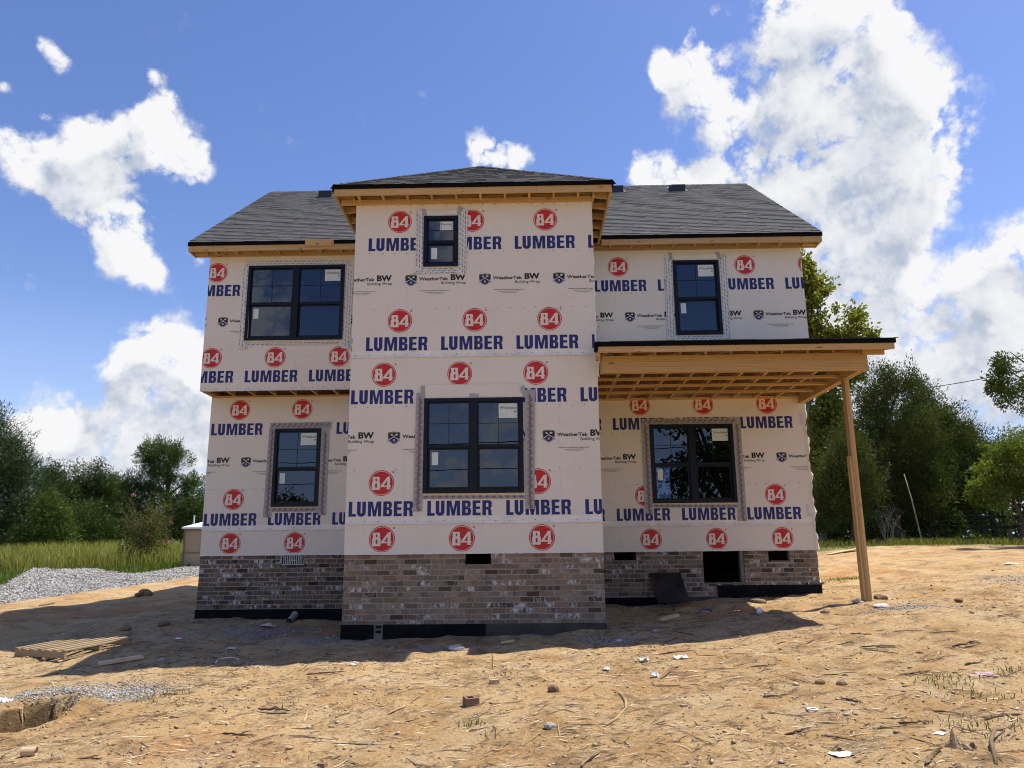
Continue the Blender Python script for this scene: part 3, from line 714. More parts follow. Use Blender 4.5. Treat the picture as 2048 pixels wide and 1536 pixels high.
TAPES = {
 'bay_low': [('S',[(846,987),(846,993),(1050,991),(1050,986)]),('G',[(845,991),(845,998),(1051,997),(1051,990)]),('F',[(850,797),(850,770),(1042,768),(1046,794)]),('G',[(826,1023),(844,1023),(849,785),(833,787)]),('G',[(1051,1018),(1069,1018),(1070,779),(1050,780)]),
             ('C',[(851,797),(843,797),(842,773),(850,772)]),('C',[(1048,796),(1039,778),(1048,771),(1054,790)]),('C',[(937,797),(958,796),(958,788),(940,787)])],
 'low_l': [('S',[(543,1013),(543,1018),(636,1017),(636,1012)]),('G',[(542,1016),(542,1024),(637,1023),(637,1015)]),('G',[(526,1035),(542,1035),(552,857),(539,857)]),('G',[(636,1030),(651,1030),(659,857),(644,857)]),('G',[(541,858),(541,846),(662,844),(663,857)])],
 'low_r': [('S',[(1306,1005),(1306,1010),(1476,1010),(1476,1004)]),('G',[(1306,1009),(1306,1015),(1478,1015),(1478,1009)]),('G',[(1290,1027),(1307,1027),(1297,846),(1282,846)]),('G',[(1477,1042),(1494,1042),(1480,836),(1464,836)]),('G',[(1283,849),(1283,838),(1479,835),(1479,848)])],
 'up_l': [('S',[(494,681),(494,685),(684,684),(684,680)]),('B',[(493,684),(493,692),(684,690),(684,683)]),('B',[(476,699),(495,699),(503,533),(489,533)]),('B',[(683,697),(699,697),(708,533),(688,533)]),('B',[(490,535),(490,523),(709,521),(709,532)])],
 'bay_up': [('S',[(847,534),(847,538),(917,537),(917,533)]),('B',[(826,549),(826,537),(917,536),(917,547)]),('F',[(851,436),(848,423),(922,420),(917,434)]),('B',[(831,542),(847,541),(848,421),(833,422)]),('B',[(917,550),(932,550),(936,419),(917,420)]),
            ('C',[(847,433),(855,433),(851,419),(843,419)]),('C',[(913,432),(921,431),(926,417),(918,413)])],
 'up_r': [('S',[(1350,671),(1350,675),(1447,673),(1447,669)]),('B',[(1349,683),(1349,673),(1448,671),(1448,681)]),('F',[(1350,523),(1343,511),(1436,508),(1440,520)]),('B',[(1334,679),(1350,679),(1344,511),(1329,511)]),('B',[(1446,677),(1461,677),(1453,508),(1437,508)]),
          ('C',[(1338,521),(1344,521),(1343,506),(1337,506)]),('C',[(1436,519),(1444,520),(1438,505),(1430,505)])]}
window('bay_low', YB-.005, 2, TAPES['bay_low']); window('bay_up', YB-.008, 1, TAPES['bay_up']); window('low_l', YL-.005, 1, TAPES['low_l'])
window('low_r', YL-.005, 2, TAPES['low_r']); window('up_l', YU-.004, 2, TAPES['up_l']); window('up_r', YU-.004, 1, TAPES['up_r'])
mb = MB(); h = BACKWIN
mb.box(h[0], h[0]+.05, YBACK-.1, YBACK+.02, h[2], h[3]); mb.box(h[1]-.05, h[1], YBACK-.1, YBACK+.02, h[2], h[3]); mb.box(h[0]+.05, h[1]-.05, YBACK-.1, YBACK+.02, h[2], h[2]+.05); mb.box(h[0]+.05, h[1]-.05, YBACK-.1, YBACK+.02, h[3]-.05, h[3])
mb.box(h[0]+.05, h[1]-.05, YBACK-.05, YBACK-.02, (h[2]+h[3])/2-.03, (h[2]+h[3])/2+.02); mb.box((h[0]+h[1])/2-.015, (h[0]+h[1])/2+.015, YBACK-.05, YBACK-.02, (h[2]+h[3])/2+.02, h[3]-.05)
wb = mb.build('window', M['frame'], house); mb = MB(); mb.box(h[0]+.05, h[1]-.05, YBACK-.075, YBACK-.07, h[2]+.05, h[3]-.05); mb.build('pane', M['glass'], wb)

# --- brick foundation with real bricks
def bricks(mb, x0, x1, ztop, zbot, yface, holes, depth=.06, swap=None, seed=1, dark=1.0, white=.13):
    r = np.random.default_rng(seed); ch, bl, j = .0812, .206, .015; row = 0; z = ztop
    while z-ch*.6 > zbot:
        za, zb_ = max(z-ch+j, zbot), z; off = (row % 2)*bl/2+r.normal(0, .006); x = x0-bl+off
        cluster = r.uniform(0, 1)
        while x < x1:
            a, b = max(x, x0), min(x+bl-j, x1); x += bl+r.normal(0, .0015)
            segs = [(a, b)]
            for h_ in holes:
                if h_[2] < (za+zb_)/2 < h_[3]:
                    ns = []
                    for p, q in segs:
                        if q <= h_[0] or p >= h_[1]: ns.append((p, q))
                        else:
                            if p < h_[0]-.02: ns.append((p, h_[0]))
                            if q > h_[1]+.02: ns.append((h_[1], q))
                    segs = ns
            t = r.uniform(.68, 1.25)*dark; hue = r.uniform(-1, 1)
            w = 1.0 if r.uniform() < white*(.5+1.6*vnoise(np.array((a+20)*.9), np.array((z+20)*2.4), seed)) else (.28 if r.uniform() < .4 else 0)
            base = np.array((.176, .130, .093))*t+np.array((.022, .004, -.008))*hue
            if r.uniform() < .13: base = base*.45
            mb.col = (*np.clip(base, .01, 1), w)
            y = yface+r.normal(0, .0018)
            for p, q in segs:
                if q-p > .02:
                    e = r.normal(0, .0012, 4)
                    P8 = [(p,y,za+e[0]),(q,y,za+e[1]),(q,yface+depth,za+e[1]),(p,yface+depth,za+e[0]),(p,y,zb_+e[2]),(q,y,zb_+e[3]),(q,yface+depth,zb_+e[3]),(p,yface+depth,zb_+e[2])]
                    if swap: P8 = [swap(*v) for v in P8]
                    mb.hexa(P8)
        z -= ch; row += 1
    mb.col = None
HV_B = [(-.933,-.537,-.198,.5)]; HV_L = [(-4.577,-4.144,-.20,.5)]; HV_R = [(1.632,2.032,-.172,.5),(3.27,4.028,-.59,.5),(4.478,4.864,-.222,.5)]
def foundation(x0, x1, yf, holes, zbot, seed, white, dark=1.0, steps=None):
    mb = MB(); hh = [(h_[0], h_[1], h_[2], -.013) for h_ in holes]
    wall_front(mb, x0+.004, x1-.004, -1.7, -.014, yf+.018, .2, hh)
    mb.build('mortar_backing', M['mortar'], house)
    mb = MB()
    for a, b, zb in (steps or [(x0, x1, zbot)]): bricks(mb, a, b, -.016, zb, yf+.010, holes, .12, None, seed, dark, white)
    return mb.build('brick_foundation', M['brick'], house)
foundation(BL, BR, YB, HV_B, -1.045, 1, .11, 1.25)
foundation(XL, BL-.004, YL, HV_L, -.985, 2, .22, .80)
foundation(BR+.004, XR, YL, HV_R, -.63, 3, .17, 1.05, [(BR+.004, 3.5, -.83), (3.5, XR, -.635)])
mb = MB()
for x, s in ((XL, -1), (XR, 1)):
    f = (lambda x_, s_: (lambda a, y, z: (x_-s_*(y-.0), a, z)))(x, s)
    bricks(mb, YL+.14, YBACK, -.016, -1.0 if s < 0 else -.6, .0, [], .08, f, 7+s, .9, .12)
for x, s in ((BL, -1), (BR, 1)):
    f = (lambda x_, s_: (lambda a, y, z: (x_-s_*(y-.0), a, z)))(x, s)
    bricks(mb, YB+.13, YL-.01, -.016, -1.0, .0, [], .08, f, 9+s, .9, .12)
mb.build('brick_foundation', M['brick'], house)
mb = MB()
mb.box(XL+.02, XL+.2, YL+.24, YBACK, -1.7, -.02); mb.box(XR-.2, XR-.02, YL+.24, YBACK, -1.5, -.02); mb.box(XL+.02, XR-.02, YBACK-.1, YBACK, -1.5, -.02)
mb.box(BL+.02, BL+.2, YB+.25, YL, -1.7, -.02); mb.box(BR-.2, BR-.02, YB+.25, YL, -1.6, -.02); mb.build_pieces('mortar_backing', M['mortar'], house)
# black-coated block course under the brick
mb = MB()
mb.box(BL-.010, -2.30, YB-.008, YB+.3, -1.75, -1.047, 0); mb.box(-2.30, -2.16, YB+.010, YB+.3, -1.75, -1.05, 2); mb.box(-2.16, -.62, YB-.008, YB+.3, -1.75, -1.047, 0); mb.box(-.62, BR+.012, YB-.006, YB+.3, -1.75, -1.047, 1)
for z in (-1.10, -1.17): mb.box(-2.27, -2.19, YB+.006, YB+.02, z, z+.04, 0)
mb.box(XL-.014, BL-.012, YL-.012, YL+.3, -1.6, -.988, 0); mb.box(BR+.014, 2.55, YL-.010, YL+.3, -1.5, -.835, 0); mb.box(2.55, 3.48, YL-.008, YL+.3, -1.5, -.832, 1); mb.box(3.5, XR+.02, YL-.014, YL+.3, -1.5, -.637, 0)
mb.build_pieces('block_base', [M['tar'], M['tar_dusty'], M['block']], house)
mb = MB(); mb.box(-.97, -.50, YB+.002, YB+.05, -.222, -.199); mb.box(3.22, 4.03, YL-.012, YL+.05, -.612, -.592); mb.box(1.60, 2.05, YL-.002, YL+.05, -.192, -.173)
mb.build_pieces('mortar_sill', M['block'], house)
mb = MB(); x0, x1 = -4.577, -4.144
mb.box(x0, x1, YL+.03, YL+.035, -.2, -.014, 1)
mb.box(x0, x1, YL-.002, YL+.02, -.2, -.186); mb.box(x0, x0+.012, YL-.002, YL+.02, -.186, -.014); mb.box(x1-.012, x1, YL-.002, YL+.02, -.186, -.014)
for k in range(1, 12): xx = x0+.012+(x1-x0-.024)*k/12; mb.box(xx-.008, xx+.008, YL+.002, YL+.016, -.186, -.014)
mb.box((x0+x1)/2-.07, (x0+x1)/2+.06, YL-.006, YL+.001, -.118, -.104); mb.build('vent_grille', [M['metal'], M['felt']], house)
mb = MB(); x0, x1 = 4.478, 4.864
mb.box(x1-.035, x1, YL-.004, YL+.12, -.222, -.014); mb.box(x0+.03, x1-.035, YL-.004, YL+.12, -.222, -.196); mb.build('vent_frame', M['plastic_vent'], house)
mb = MB(); mb.box(3.955, 4.028, YL+.03, YL+.15, -.59, -.014); mb.build_pieces('hatch_jamb', M['block'], house)

# --- roofs
def shingles(mb, org, ax, up, width, length, clip_poly, seed, expo=.127):
    """courses of tabs on a slope; clip_poly is a convex outline in (along, up) metres"""
    ax, up = Vector(ax).normalized(), Vector(up).normalized(); nrm = ax.cross(up).normalized(); org = Vector(org); r = np.random.default_rng(seed)
    bm = bmesh.new(); lay = bm.loops.layers.float_color.new('tone')
    n = int(length/expo)+2
    for i in range(n):
        v0 = i*expo; v1 = v0+expo+.012; u = -.4-r.uniform(0, .33)
        while u < width+.3:
            w = r.choice([.09, .12, .15, .18, .22, .27]); dark = r.uniform() < .40
            raise_ = .013 if not dark else .0075; t = r.uniform(.87, 1.15)
            if dark: t *= .80
            c = np.array((.098, .098, .100))*t+r.normal(0, .004, 3)
            a = org+ax*u+up*v0; b = org+ax*(u+w)+up*v0; p = [a+nrm*.001, b+nrm*.001, b+nrm*(raise_+r.normal(0, .0012)), a+nrm*raise_]
            q = [p[3], p[2], org+ax*(u+w)+up*v1+nrm*.002, org+ax*u+up*v1+nrm*.002]
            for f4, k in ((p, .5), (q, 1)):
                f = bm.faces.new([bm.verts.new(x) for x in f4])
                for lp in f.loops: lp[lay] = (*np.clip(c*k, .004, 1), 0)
            u += w
    k = len(clip_poly)
    for i in range(k):
        (x0, y0), (x1, y1) = clip_poly[i], clip_poly[(i+1) % k]
        a, b = org+ax*x0+up*y0, org+ax*x1+up*y1; no = (b-a).cross(nrm)
        bmesh.ops.bisect_plane(bm, geom=bm.verts[:]+bm.edges[:]+bm.faces[:], plane_co=a, plane_no=no, clear_outer=True)
    bm.verts.index_update(); n0 = len(mb.v); mb.v += [tuple(v.co) for v in bm.verts]
    for f in bm.faces:
        mb.f.append(tuple(v.index+n0 for v in f.verts)); mb.m.append(0); mb.c.append(tuple(f.loops[0][lay]))
    bm.free()
OV = .305; YE = YU-OV; ZE = 5.885; RIDGE_Y = 6.05; PIT_M = .742; RZ = ZE+(RIDGE_Y-YE)*PIT_M
GX0, GX1 = XL-.31, XR+.31
roof = None
mb = MB(); sl_len = math.hypot(RIDGE_Y-YE, RZ-ZE)
# deck + black underlay edge
for sgn in (1, -1):
    y0 = YE if sgn > 0 else 2*RIDGE_Y-YE
    mb.hexa([(GX0+.01,y0+sgn*.01,ZE-.030),(GX1-.01,y0+sgn*.01,ZE-.030),(GX1-.01,RIDGE_Y,RZ-.030),(GX0+.01,RIDGE_Y,RZ-.030),(GX0+.01,y0+sgn*.01,ZE-.012),(GX1-.01,y0+sgn*.01,ZE-.012),(GX1-.01,RIDGE_Y,RZ-.012),(GX0+.01,RIDGE_Y,RZ-.012)])
roof = mb.build('main_roof', M['osb'], house)
mb = MB()
shingles(mb, (GX0-.02, YE-.02, ZE-.010), (1,0,0), (0,RIDGE_Y-YE,RZ-ZE), GX1-GX0+.04, sl_len+.02, [(0,0),(GX1-GX0+.04,0),(GX1-GX0+.04,sl_len+.02),(0,sl_len+.02)], 5)
mb.col = (.12,.12,.13,0)
mb.face([(GX1+.02,2*RIDGE_Y-YE,ZE-.01),(GX0-.02,2*RIDGE_Y-YE,ZE-.01),(GX0-.02,RIDGE_Y,RZ),(GX1+.02,RIDGE_Y,RZ)])
r_ = np.random.default_rng(3); x = GX0
while x < GX1-.1:      # ridge caps
    t = r_.uniform(.8, 1.2); mb.col = (.08*t,.08*t,.082*t,0); w = min(.16, GX1-x)
    mb.hexa([(x,RIDGE_Y-.14,RZ-.10),(x+w,RIDGE_Y-.14,RZ-.106),(x+w,RIDGE_Y,RZ+.002),(x,RIDGE_Y,RZ+.010),(x,RIDGE_Y-.14,RZ-.088),(x+w,RIDGE_Y-.14,RZ-.095),(x+w,RIDGE_Y,RZ+.014),(x,RIDGE_Y,RZ+.022)]); x += .145
mb.col = None
mb.build('shingles', M['shingle'], roof)
mb = MB()
for a, b in ((GX0-.012, BL-.32), (BR+.33, GX1+.012)):
    mb.box(a, b, YE-.016, YE+.0, ZE-.075, ZE-.006)
for x in (GX0-.012, GX1-.004): mb.hexa([(x,YE-.014,ZE-.07),(x+.016,YE-.014,ZE-.07),(x+.016,RIDGE_Y,RZ-.07),(x,RIDGE_Y,RZ-.07),(x,YE-.014,ZE-.008),(x+.016,YE-.014,ZE-.008),(x+.016,RIDGE_Y,RZ-.008),(x,RIDGE_Y,RZ-.008)])
mb.build_pieces('drip_edge', M['felt'], roof)
FZ0, FZ1 = ZE-.185, ZE-.045
mb = MB()
mb.box(GX0, BL-.33, YE-.002, YE+.038, FZ0, FZ1); mb.box(BR+.34, GX1, YE-.002, YE+.038, FZ0, FZ1); mb.build_pieces('fascia_board', M['wood_x'], house)
mb = MB()
for x in (GX0+.001, GX1-.039):
    mb.hexa([(x,YE+.04,FZ0),(x+.038,YE+.04,FZ0),(x+.038,RIDGE_Y,RZ-.20),(x,RIDGE_Y,RZ-.20),(x,YE+.04,FZ1),(x+.038,YE+.04,FZ1),(x+.038,RIDGE_Y,RZ-.055),(x,RIDGE_Y,RZ-.055)])
    mb.box(x+.002, x+.036, YE+.041, YU+.03, FZ0-.002, FZ0+.085)
mb.build_pieces('rake_board', M['wood_y'], house)
mb = MB()       # ledger against the wall and soffit return
mb.box(GX0+.04, BL-.02, YU-.045, YU-.006, ZTU-.062, ZTU+.035); mb.box(BR+.02, GX1-.04, YU-.045, YU-.006, ZTU-.062, ZTU+.035)
mb.box(GX0+.04, XL-.01, YU-.12, YU-.05, FZ0+.012, FZ0+.10); mb.box(XR+.01, GX1-.04, YU-.12, YU-.05, FZ0+.012, FZ0+.10)
mb.box(XL+.002, BL-.002, YU-.004, YU+.05, ZTU-.012, ZTU+.12); mb.box(BR+.002, XR-.002, YU-.004, YU+.05, ZTU-.012, ZTU+.12); mb.build_pieces('soffit_ledger', M['wood_x'], house)
def rafters_front(x0, x1, y0, y1, z0, z1, step=.4064, h=.085, nm='rafter_tail'):
    x = x0
    while x < x1:
        mb = MB(); mb.hexa([(x,y0,z0),(x+.038,y0,z0),(x+.038,y1,z1),(x,y1,z1),(x,y0,z0+h),(x+.038,y0,z0+h),(x+.038,y1,z1+h),(x,y1,z1+h)]); mb.build(nm, M['wood_y'], house); x += step
rafters_front(XL+.15, BL-.3, YE+.04, YU-.05, FZ0+.012, FZ0+.03); rafters_front(BR+.5, XR-.05, YE+.04, YU-.05, FZ0+.012, FZ0+.03)
# splice block nailed on the fascia
x0, z0 = P(611, 492, YE); x1, z1 = P(667, 481, YE); mb = MB(); mb.box(x0, x1-.03, YE-.042, YE-.004, z0-.01, z1+.012); mb.box(x1-.03, x1+.01, YE-.024, YE-.004, z0-.014, z1); mb.build('splice_block', M['wood_x'], house)

# bay hip roof
OB = .315; EX0, EX1, EY, EZ = BL-OB, BR+OB, -OB, 5.962; HW = (EX1-EX0)/2; PB = .665; AX, AY, AZ = (EX0+EX1)/2, EY+HW, EZ+HW*PB
yv = YE+(EZ-ZE)/PIT_M; yr = YE+(AZ-ZE)/PIT_M
mb = MB(); t = .024
def slab(poly, dz0, dz1, m=0):
    k = len(poly); mb.face([(x,y,z+dz1) for x,y,z in poly], m); mb.face([(x,y,z+dz0) for x,y,z in poly][::-1], m)
    for i in range(k):
        a, b = poly[i], poly[(i+1) % k]; mb.face([(a[0],a[1],a[2]+dz0),(b[0],b[1],b[2]+dz0),(b[0],b[1],b[2]+dz1),(a[0],a[1],a[2]+dz1)], m)
slab([(EX0+.01,EY+.01,EZ),(EX1-.01,EY+.01,EZ),(AX,AY,AZ)], -.030, -.010)
slab([(EX0+.01,yv,EZ),(EX0+.01,EY+.01,EZ),(AX,AY,AZ),(AX,yr,AZ)], -.031, -.011); slab([(EX1-.01,EY+.01,EZ),(EX1-.01,yv,EZ),(AX,yr,AZ),(AX,AY,AZ)], -.031, -.011)
broof = mb.build('bay_roof', M['osb'], house)
mb = MB(); sl = math.hypot(HW, HW*PB)
shingles(mb, (EX0-.015, EY-.015, EZ-.008), (1,0,0), (0,1,PB), 2*HW+.03, sl, [(0,0),(2*HW+.03,0),(HW+.015,sl+.02)], 21)
slr = math.hypot(HW, HW*PB)
shingles(mb, (EX1+.015, EY-.015, EZ-.008), (0,1,0), (-1,0,PB), yr-EY, slr, [(0,0),(yv-EY,0),(yr-EY+.03,slr+.02),(AY-EY+.015,slr+.02)], 22)
shingles(mb, (EX0-.015, yr, EZ-.008), (0,-1,0), (1,0,PB), yr-EY, slr, [(yr-yv,0),(yr-EY+.015,0),(yr-AY,slr+.02),(0,slr+.02)], 23)
rr = np.random.default_rng(8)
for s in (-1, 1):         # hip caps
    a0 = Vector((EX0-.01 if s < 0 else EX1+.01, EY-.01, EZ)); b0 = Vector((AX, AY, AZ)); d = (b0-a0); L = d.length; d /= L; sd = d.cross(Vector((0,0,1))).normalized(); k = 0
    while k*.14 < L-.1:
        p = a0+d*(k*.14); q = a0+d*min(L, k*.14+.17); tt = rr.uniform(.75, 1.2); mb.col = (.09*tt,.09*tt,.092*tt,0); lift = Vector((0,0,.016))
        for w in (-1, 1):
            drop = Vector((0,0,-.050))
            pa, pb, qa, qb = p+lift, p+sd*w*.11+drop+lift, q+lift*.5, q+sd*w*.11+drop+lift*.5
            mb.face([pa,pb,qb,qa] if w > 0 else [pa,qa,qb,pb])
        k += 1
mb.col = None; mb.build('shingles', M['shingle'], broof)
mb = MB()
mb.box(EX0-.022, EX1+.022, EY-.022, EY-.002, EZ-.075, EZ-.006); mb.box(EX0-.022, EX0-.002, EY-.002, yv+.2, EZ-.075, EZ-.007); mb.box(EX1+.002, EX1+.022, EY-.002, yv+.2, EZ-.075, EZ-.007)
for x in (EX0-.022, EX1+.004): mb.hexa([(x,EY-.026,EZ-.13),(x+.018,EY-.026,EZ-.13),(x+.018,EY+.10,EZ-.085),(x,EY+.10,EZ-.085),(x-.004,EY-.026,EZ-.06),(x+.022,EY-.026,EZ-.06),(x+.022,EY+.10,EZ-.06),(x-.004,EY+.10,EZ-.06)])
mb.build_pieces('drip_edge', M['felt'], broof)
BZ0, BZ1 = EZ-.185, EZ-.045
mb = MB(); mb.box(EX0, EX1, EY, EY+.038, BZ0, BZ1); mb.build_pieces('fascia_board', M['wood_x'], house)
for x in (EX0, EX1-.038):
    mb = MB(); mb.box(x, x+.038, EY+.039, yv+.02, BZ0-.001, BZ1); mb.build_pieces('fascia_board', M['wood_y'], house)
mb = MB(); mb.box(BL-.25, BR-.0, YB-.050, YB-.010, ZTB-.065, ZTB+.02); mb.box(BL+.01, BR-.01, YB-.008, YB+.05, ZTB-.005, ZTB+.10); mb.box(BL-.26, BR+.04, EY+.04, EY+.075, BZ0+.05, BZ0+.135)
mb.build_pieces('soffit_ledger', M['wood_x'], house)
x = BL+.05
while x < BR:
    mb = MB(); mb.box(x, x+.038, EY+.078, YB-.052, BZ0+.016, BZ0+.10); mb.build('rafter_tail', M['wood_y'], house); x += .4064
for xa, xb in ((EX0+.04, BL-.006), (BR+.006, EX1-.04)):
    y = -.02
    while y < yv-.1:
        mb = MB(); lo, hi = (BZ0+.010, BZ0+.05)
        inner, outer = (xb, xa) if xa < BL else (xa, xb)
        mb.hexa([(min(xa,xb),y,lo if outer < inner else hi-.01),(max(xa,xb),y,hi-.01 if outer < inner else lo),(max(xa,xb),y+.038,hi-.01 if outer < inner else lo),(min(xa,xb),y+.038,lo if outer < inner else hi-.01),
                 (min(xa,xb),y,BZ0+.13),(max(xa,xb),y,BZ0+.13),(max(xa,xb),y+.038,BZ0+.13),(min(xa,xb),y+.038,BZ0+.13)]); mb.build('rafter_tail', M['wood_x'], house); y += .4064
    mb = MB(); s = xb if xa < BL else xa; mb.box(s-.045 if xa < BL else s+.007, s-.007 if xa < BL else s+.045, -.10, yv, BZ0+.03, BZ0+.125); mb.build_pieces('soffit_ledger', M['wood_y'], house)

# box vents near the ridge
for px, py, w in ((654, 389, 26), (1233, 382, 24), (1354, 379, 27)):
    y = RIDGE_Y-.52; zz = RZ-.52*PIT_M; x = P(px, py, y)[0]; mb = MB(); q = w/1530*18.4/2
    mb.hexa([(x-q,y-.20,zz-.16),(x+q,y-.20,zz-.16),(x+q,y+.18,zz+.12),(x-q,y+.18,zz+.12),(x-q,y-.20,zz+.05),(x+q,y-.20,zz+.05),(x+q,y+.14,zz+.20),(x-q,y+.14,zz+.20)])
    mb.hexa([(x-q-.06,y-.22,zz-.152),(x+q+.06,y-.22,zz-.152),(x+q+.06,y+.24,zz+.19),(x-q-.06,y+.24,zz+.19),(x-q-.06,y-.22,zz-.142),(x+q+.06,y-.22,zz-.142),(x+q+.06,y+.24,zz+.20),(x-q-.06,y+.24,zz+.20)])
    mb.build('roof_vent', M['plastic_vent'], house)

# --- cantilever joists under the upper storey
x = XL+.02
while x < BL-.05:
    mb = MB(); mb.box(x, x+.040, YU+.15, YL-.002, ZJ+.004, ZJ+.22); mb.build('floor_joist', M['wood_y'], house); x += .4064
mb = MB(); mb.box(XL, BL-.01, YU+.12, YL+.1, ZJ+.222, ZJ+.24); mb.build('subfloor', M['osb'], house)
mb = MB(); mb.box(XL+.01, BL-.01, YL-.03, YL-.003, ZJ-.03, ZJ+.003); mb.build('sill_plate', M['wood_x'], house)

# --- lean-to porch
PY0, PZ0 = -.50, 3.155; PSL = .20; PX0, PX1 = 1.125, 5.70
PZW = PZ0+(YU-PY0)*PSL
proof = MB(); proof.hexa([(PX0+.02,PY0+.01,PZ0-.030),(PX1-.01,PY0+.01,PZ0-.030),(PX1-.01,YU-.01,PZW-.030),(PX0+.06,YU-.01,PZW-.030),(PX0+.02,PY0+.01,PZ0-.014),(PX1-.01,PY0+.01,PZ0-.014),(PX1-.01,YU-.01,PZW-.014),(PX0+.06,YU-.01,PZW-.014)])
proof = proof.build('porch_roof', M['osb'], house)
mb = MB(); lp = math.hypot(YU-PY0, PZW-PZ0); shingles(mb, (PX0, PY0-.03, PZ0-.008), (1,0,0), (0,1,PSL), PX1-PX0+.05, lp, [(0,0),(PX1-PX0+.05,0),(PX1-PX0+.05,lp-.02),(0.06,lp-.02)], 31); mb.build('shingles', M['shingle'], proof)
mb = MB(); mb.box(PX0-.01, PX1+.01, PY0-.022, PY0-.002, PZ0-.075, PZ0-.006); mb.box(PX1, PX1+.012, PY0, PY0+.06, PZ0-.07, PZ0-.006); mb.hexa([(PX1-.002,PY0+.061,PZ0-.06),(PX1+.012,PY0+.061,PZ0-.06),(PX1+.012,YU-.02,PZW-.06),(PX1-.002,YU-.02,PZW-.06),(PX1-.002,PY0+.061,PZ0-.004),(PX1+.012,PY0+.061,PZ0-.004),(PX1+.012,YU-.02,PZW-.004),(PX1-.002,YU-.02,PZW-.004)])
mb.box(PX0-.03, PX0+.02, PY0-.03, PY0+.1, PZ0-.14, PZ0-.01)
mb.build_pieces('drip_edge', M['felt'], proof)
pf0, pf1 = PZ0-.165, PZ0-.04
mb = MB(); mb.box(PX0+.02, PX1-.012, PY0, PY0+.038, pf0, pf1); mb.build_pieces('fascia_board', M['wood_x'], house)
mb = MB(); mb.hexa([(PX1-.050,PY0+.04,pf0),(PX1-.012,PY0+.04,pf0),(PX1-.012,YU-.01,PZW-.17),(PX1-.050,YU-.01,PZW-.17),(PX1-.050,PY0+.04,pf1),(PX1-.012,PY0+.04,pf1),(PX1-.012,YU-.01,PZW-.05),(PX1-.050,YU-.01,PZW-.05)]); mb.build_pieces('rake_board', M['wood_y'], house)
mb = MB(); mb.box(PX0+.015, PX0+.055, PY0+.04, PY0+.34, pf0-.05, pf1); mb.build('rafter_tail', M['wood_y'], house)
BY = -.20; bz0, bz1 = 2.735, 3.005
mb = MB(); mb.box(1.235, 5.345, BY, BY+.038, bz0, bz1); mb.build('porch_beam', M['wood_x'], house)
mb = MB(); mb.box(1.21, 5.33, BY+.039, BY+.115, bz0+.002, bz1); mb.build('porch_beam', M['wood_x'], house)
for xa, xb in ((5.347, 5.385), (5.275, 5.313), (5.311+.003, 5.346-.001)):
    mb = MB(); mb.box(xa, xb, BY+.001 if xa > 5.34 else BY+.117, YL-.02, bz0+.004 if xa > 5.3 and xa < 5.34 else bz0, bz1); mb.build('porch_beam', M['wood_y'], house)
mb = MB(); mb.box(5.387, 5.392, BY, YL-.02, bz0+.01, bz1); mb.build('loose_wrap_edge', M['wrap'], house)
x = 1.30; 
while x < 5.66:           # rafters
    mb = MB(); y0, y1 = PY0+.04, YU-.02; za, zb_ = PZ0-.135, PZW-.185+.02
    mb.hexa([(x,y0,za),(x+.038,y0,za),(x+.038,y1,zb_),(x,y1,zb_),(x,y0,PZ0-.032),(x+.038,y0,PZ0-.032),(x+.038,y1,PZW-.034),(x,y1,PZW-.034)]); mb.build('rafter', M['wood_y'], house)
    if x > 1.4: mb = MB(); mb.box(x-.042, x-.003, BY+.02, BY+.058, bz1+.001, PZ0-.05); mb.build('blocking', M['wood_z'], house)
    x += .400
mb = MB(); mb.box(5.30, PX1-.06, PY0+.24, PY0+.276, pf0-.03, pf0+.06); mb.build('sub_fascia', M['wood_x'], house)
for y, z in ((.62, 2.80), (1.17, 2.80), (1.75, 2.80), (2.55, 2.84)):     # ceiling joists
    mb = MB(); mb.box(BR+.012, 5.272, y, y+.085, z, z+.038); mb.build('ceiling_joist', M['wood_x'], house)
x = 1.55
while x < 5.2:
    mb = MB(); mb.box(x, x+.038, BY+.12, YL-.05, 2.842, 2.925); mb.build('ceiling_cross_joist', M['wood_y'], house); x += .4064
mb = MB(); mb.box(BR+.01, XR-.01, YU+.02, YL-.01, 2.99, 3.02); mb.build('subfloor', M['osb'], house)
mb = MB(); mb.box(BR+.01, XR-.12, YL-.045, YL-.010, 2.93, 3.0); mb.build('sill_plate', M['wood_x'], house)
gx, gy = 5.33, .50; gz = float(base_ground(gx, gy))
mb = MB(); mb.box(gx-.038, gx-.001, gy, gy+.14, gz-.15, bz0-.001); mb.build('porch_post', M['wood_z'], house)
mb = MB(); mb.box(gx+.0, gx+.038, gy-.002, gy+.138, gz-.15, bz0-.001); mb.build('porch_post', M['wood_z'], house)
ztop = 1.47
mb = MB(); mb.box(gx-.077, gx-.040, gy+.01, gy+.13, gz-.15, ztop); mb.build('porch_post', M['wood_z'], house)
nb = Decal(); rn = np.random.default_rng(71)
for x0_, x1_, y_, za_, zb2 in ((GX0, BL-.35, YE-.0035, FZ0, FZ1), (BR+.36, GX1, YE-.0035, FZ0, FZ1), (EX0, EX1, EY-.0015, BZ0, BZ1), (PX0+.03, PX1-.02, PY0-.0015, pf0, pf1)):
    x = x0_+.1
    while x < x1_-.03:
        for k in range(2 if zb2-za_ < .2 else 3): nb.loops([circ(0, 0, .0065, 7)], 0, y_, x+rn.normal(0, .012), za_+(zb2-za_)*(.25+.5*k/(1 if zb2-za_ < .2 else 2))+rn.normal(0, .006))
        x += .4064
mb = MB(); nb.pour(mb); o = mb.build('nail_heads', M['felt'], house); o['kind'] = 'stuff'
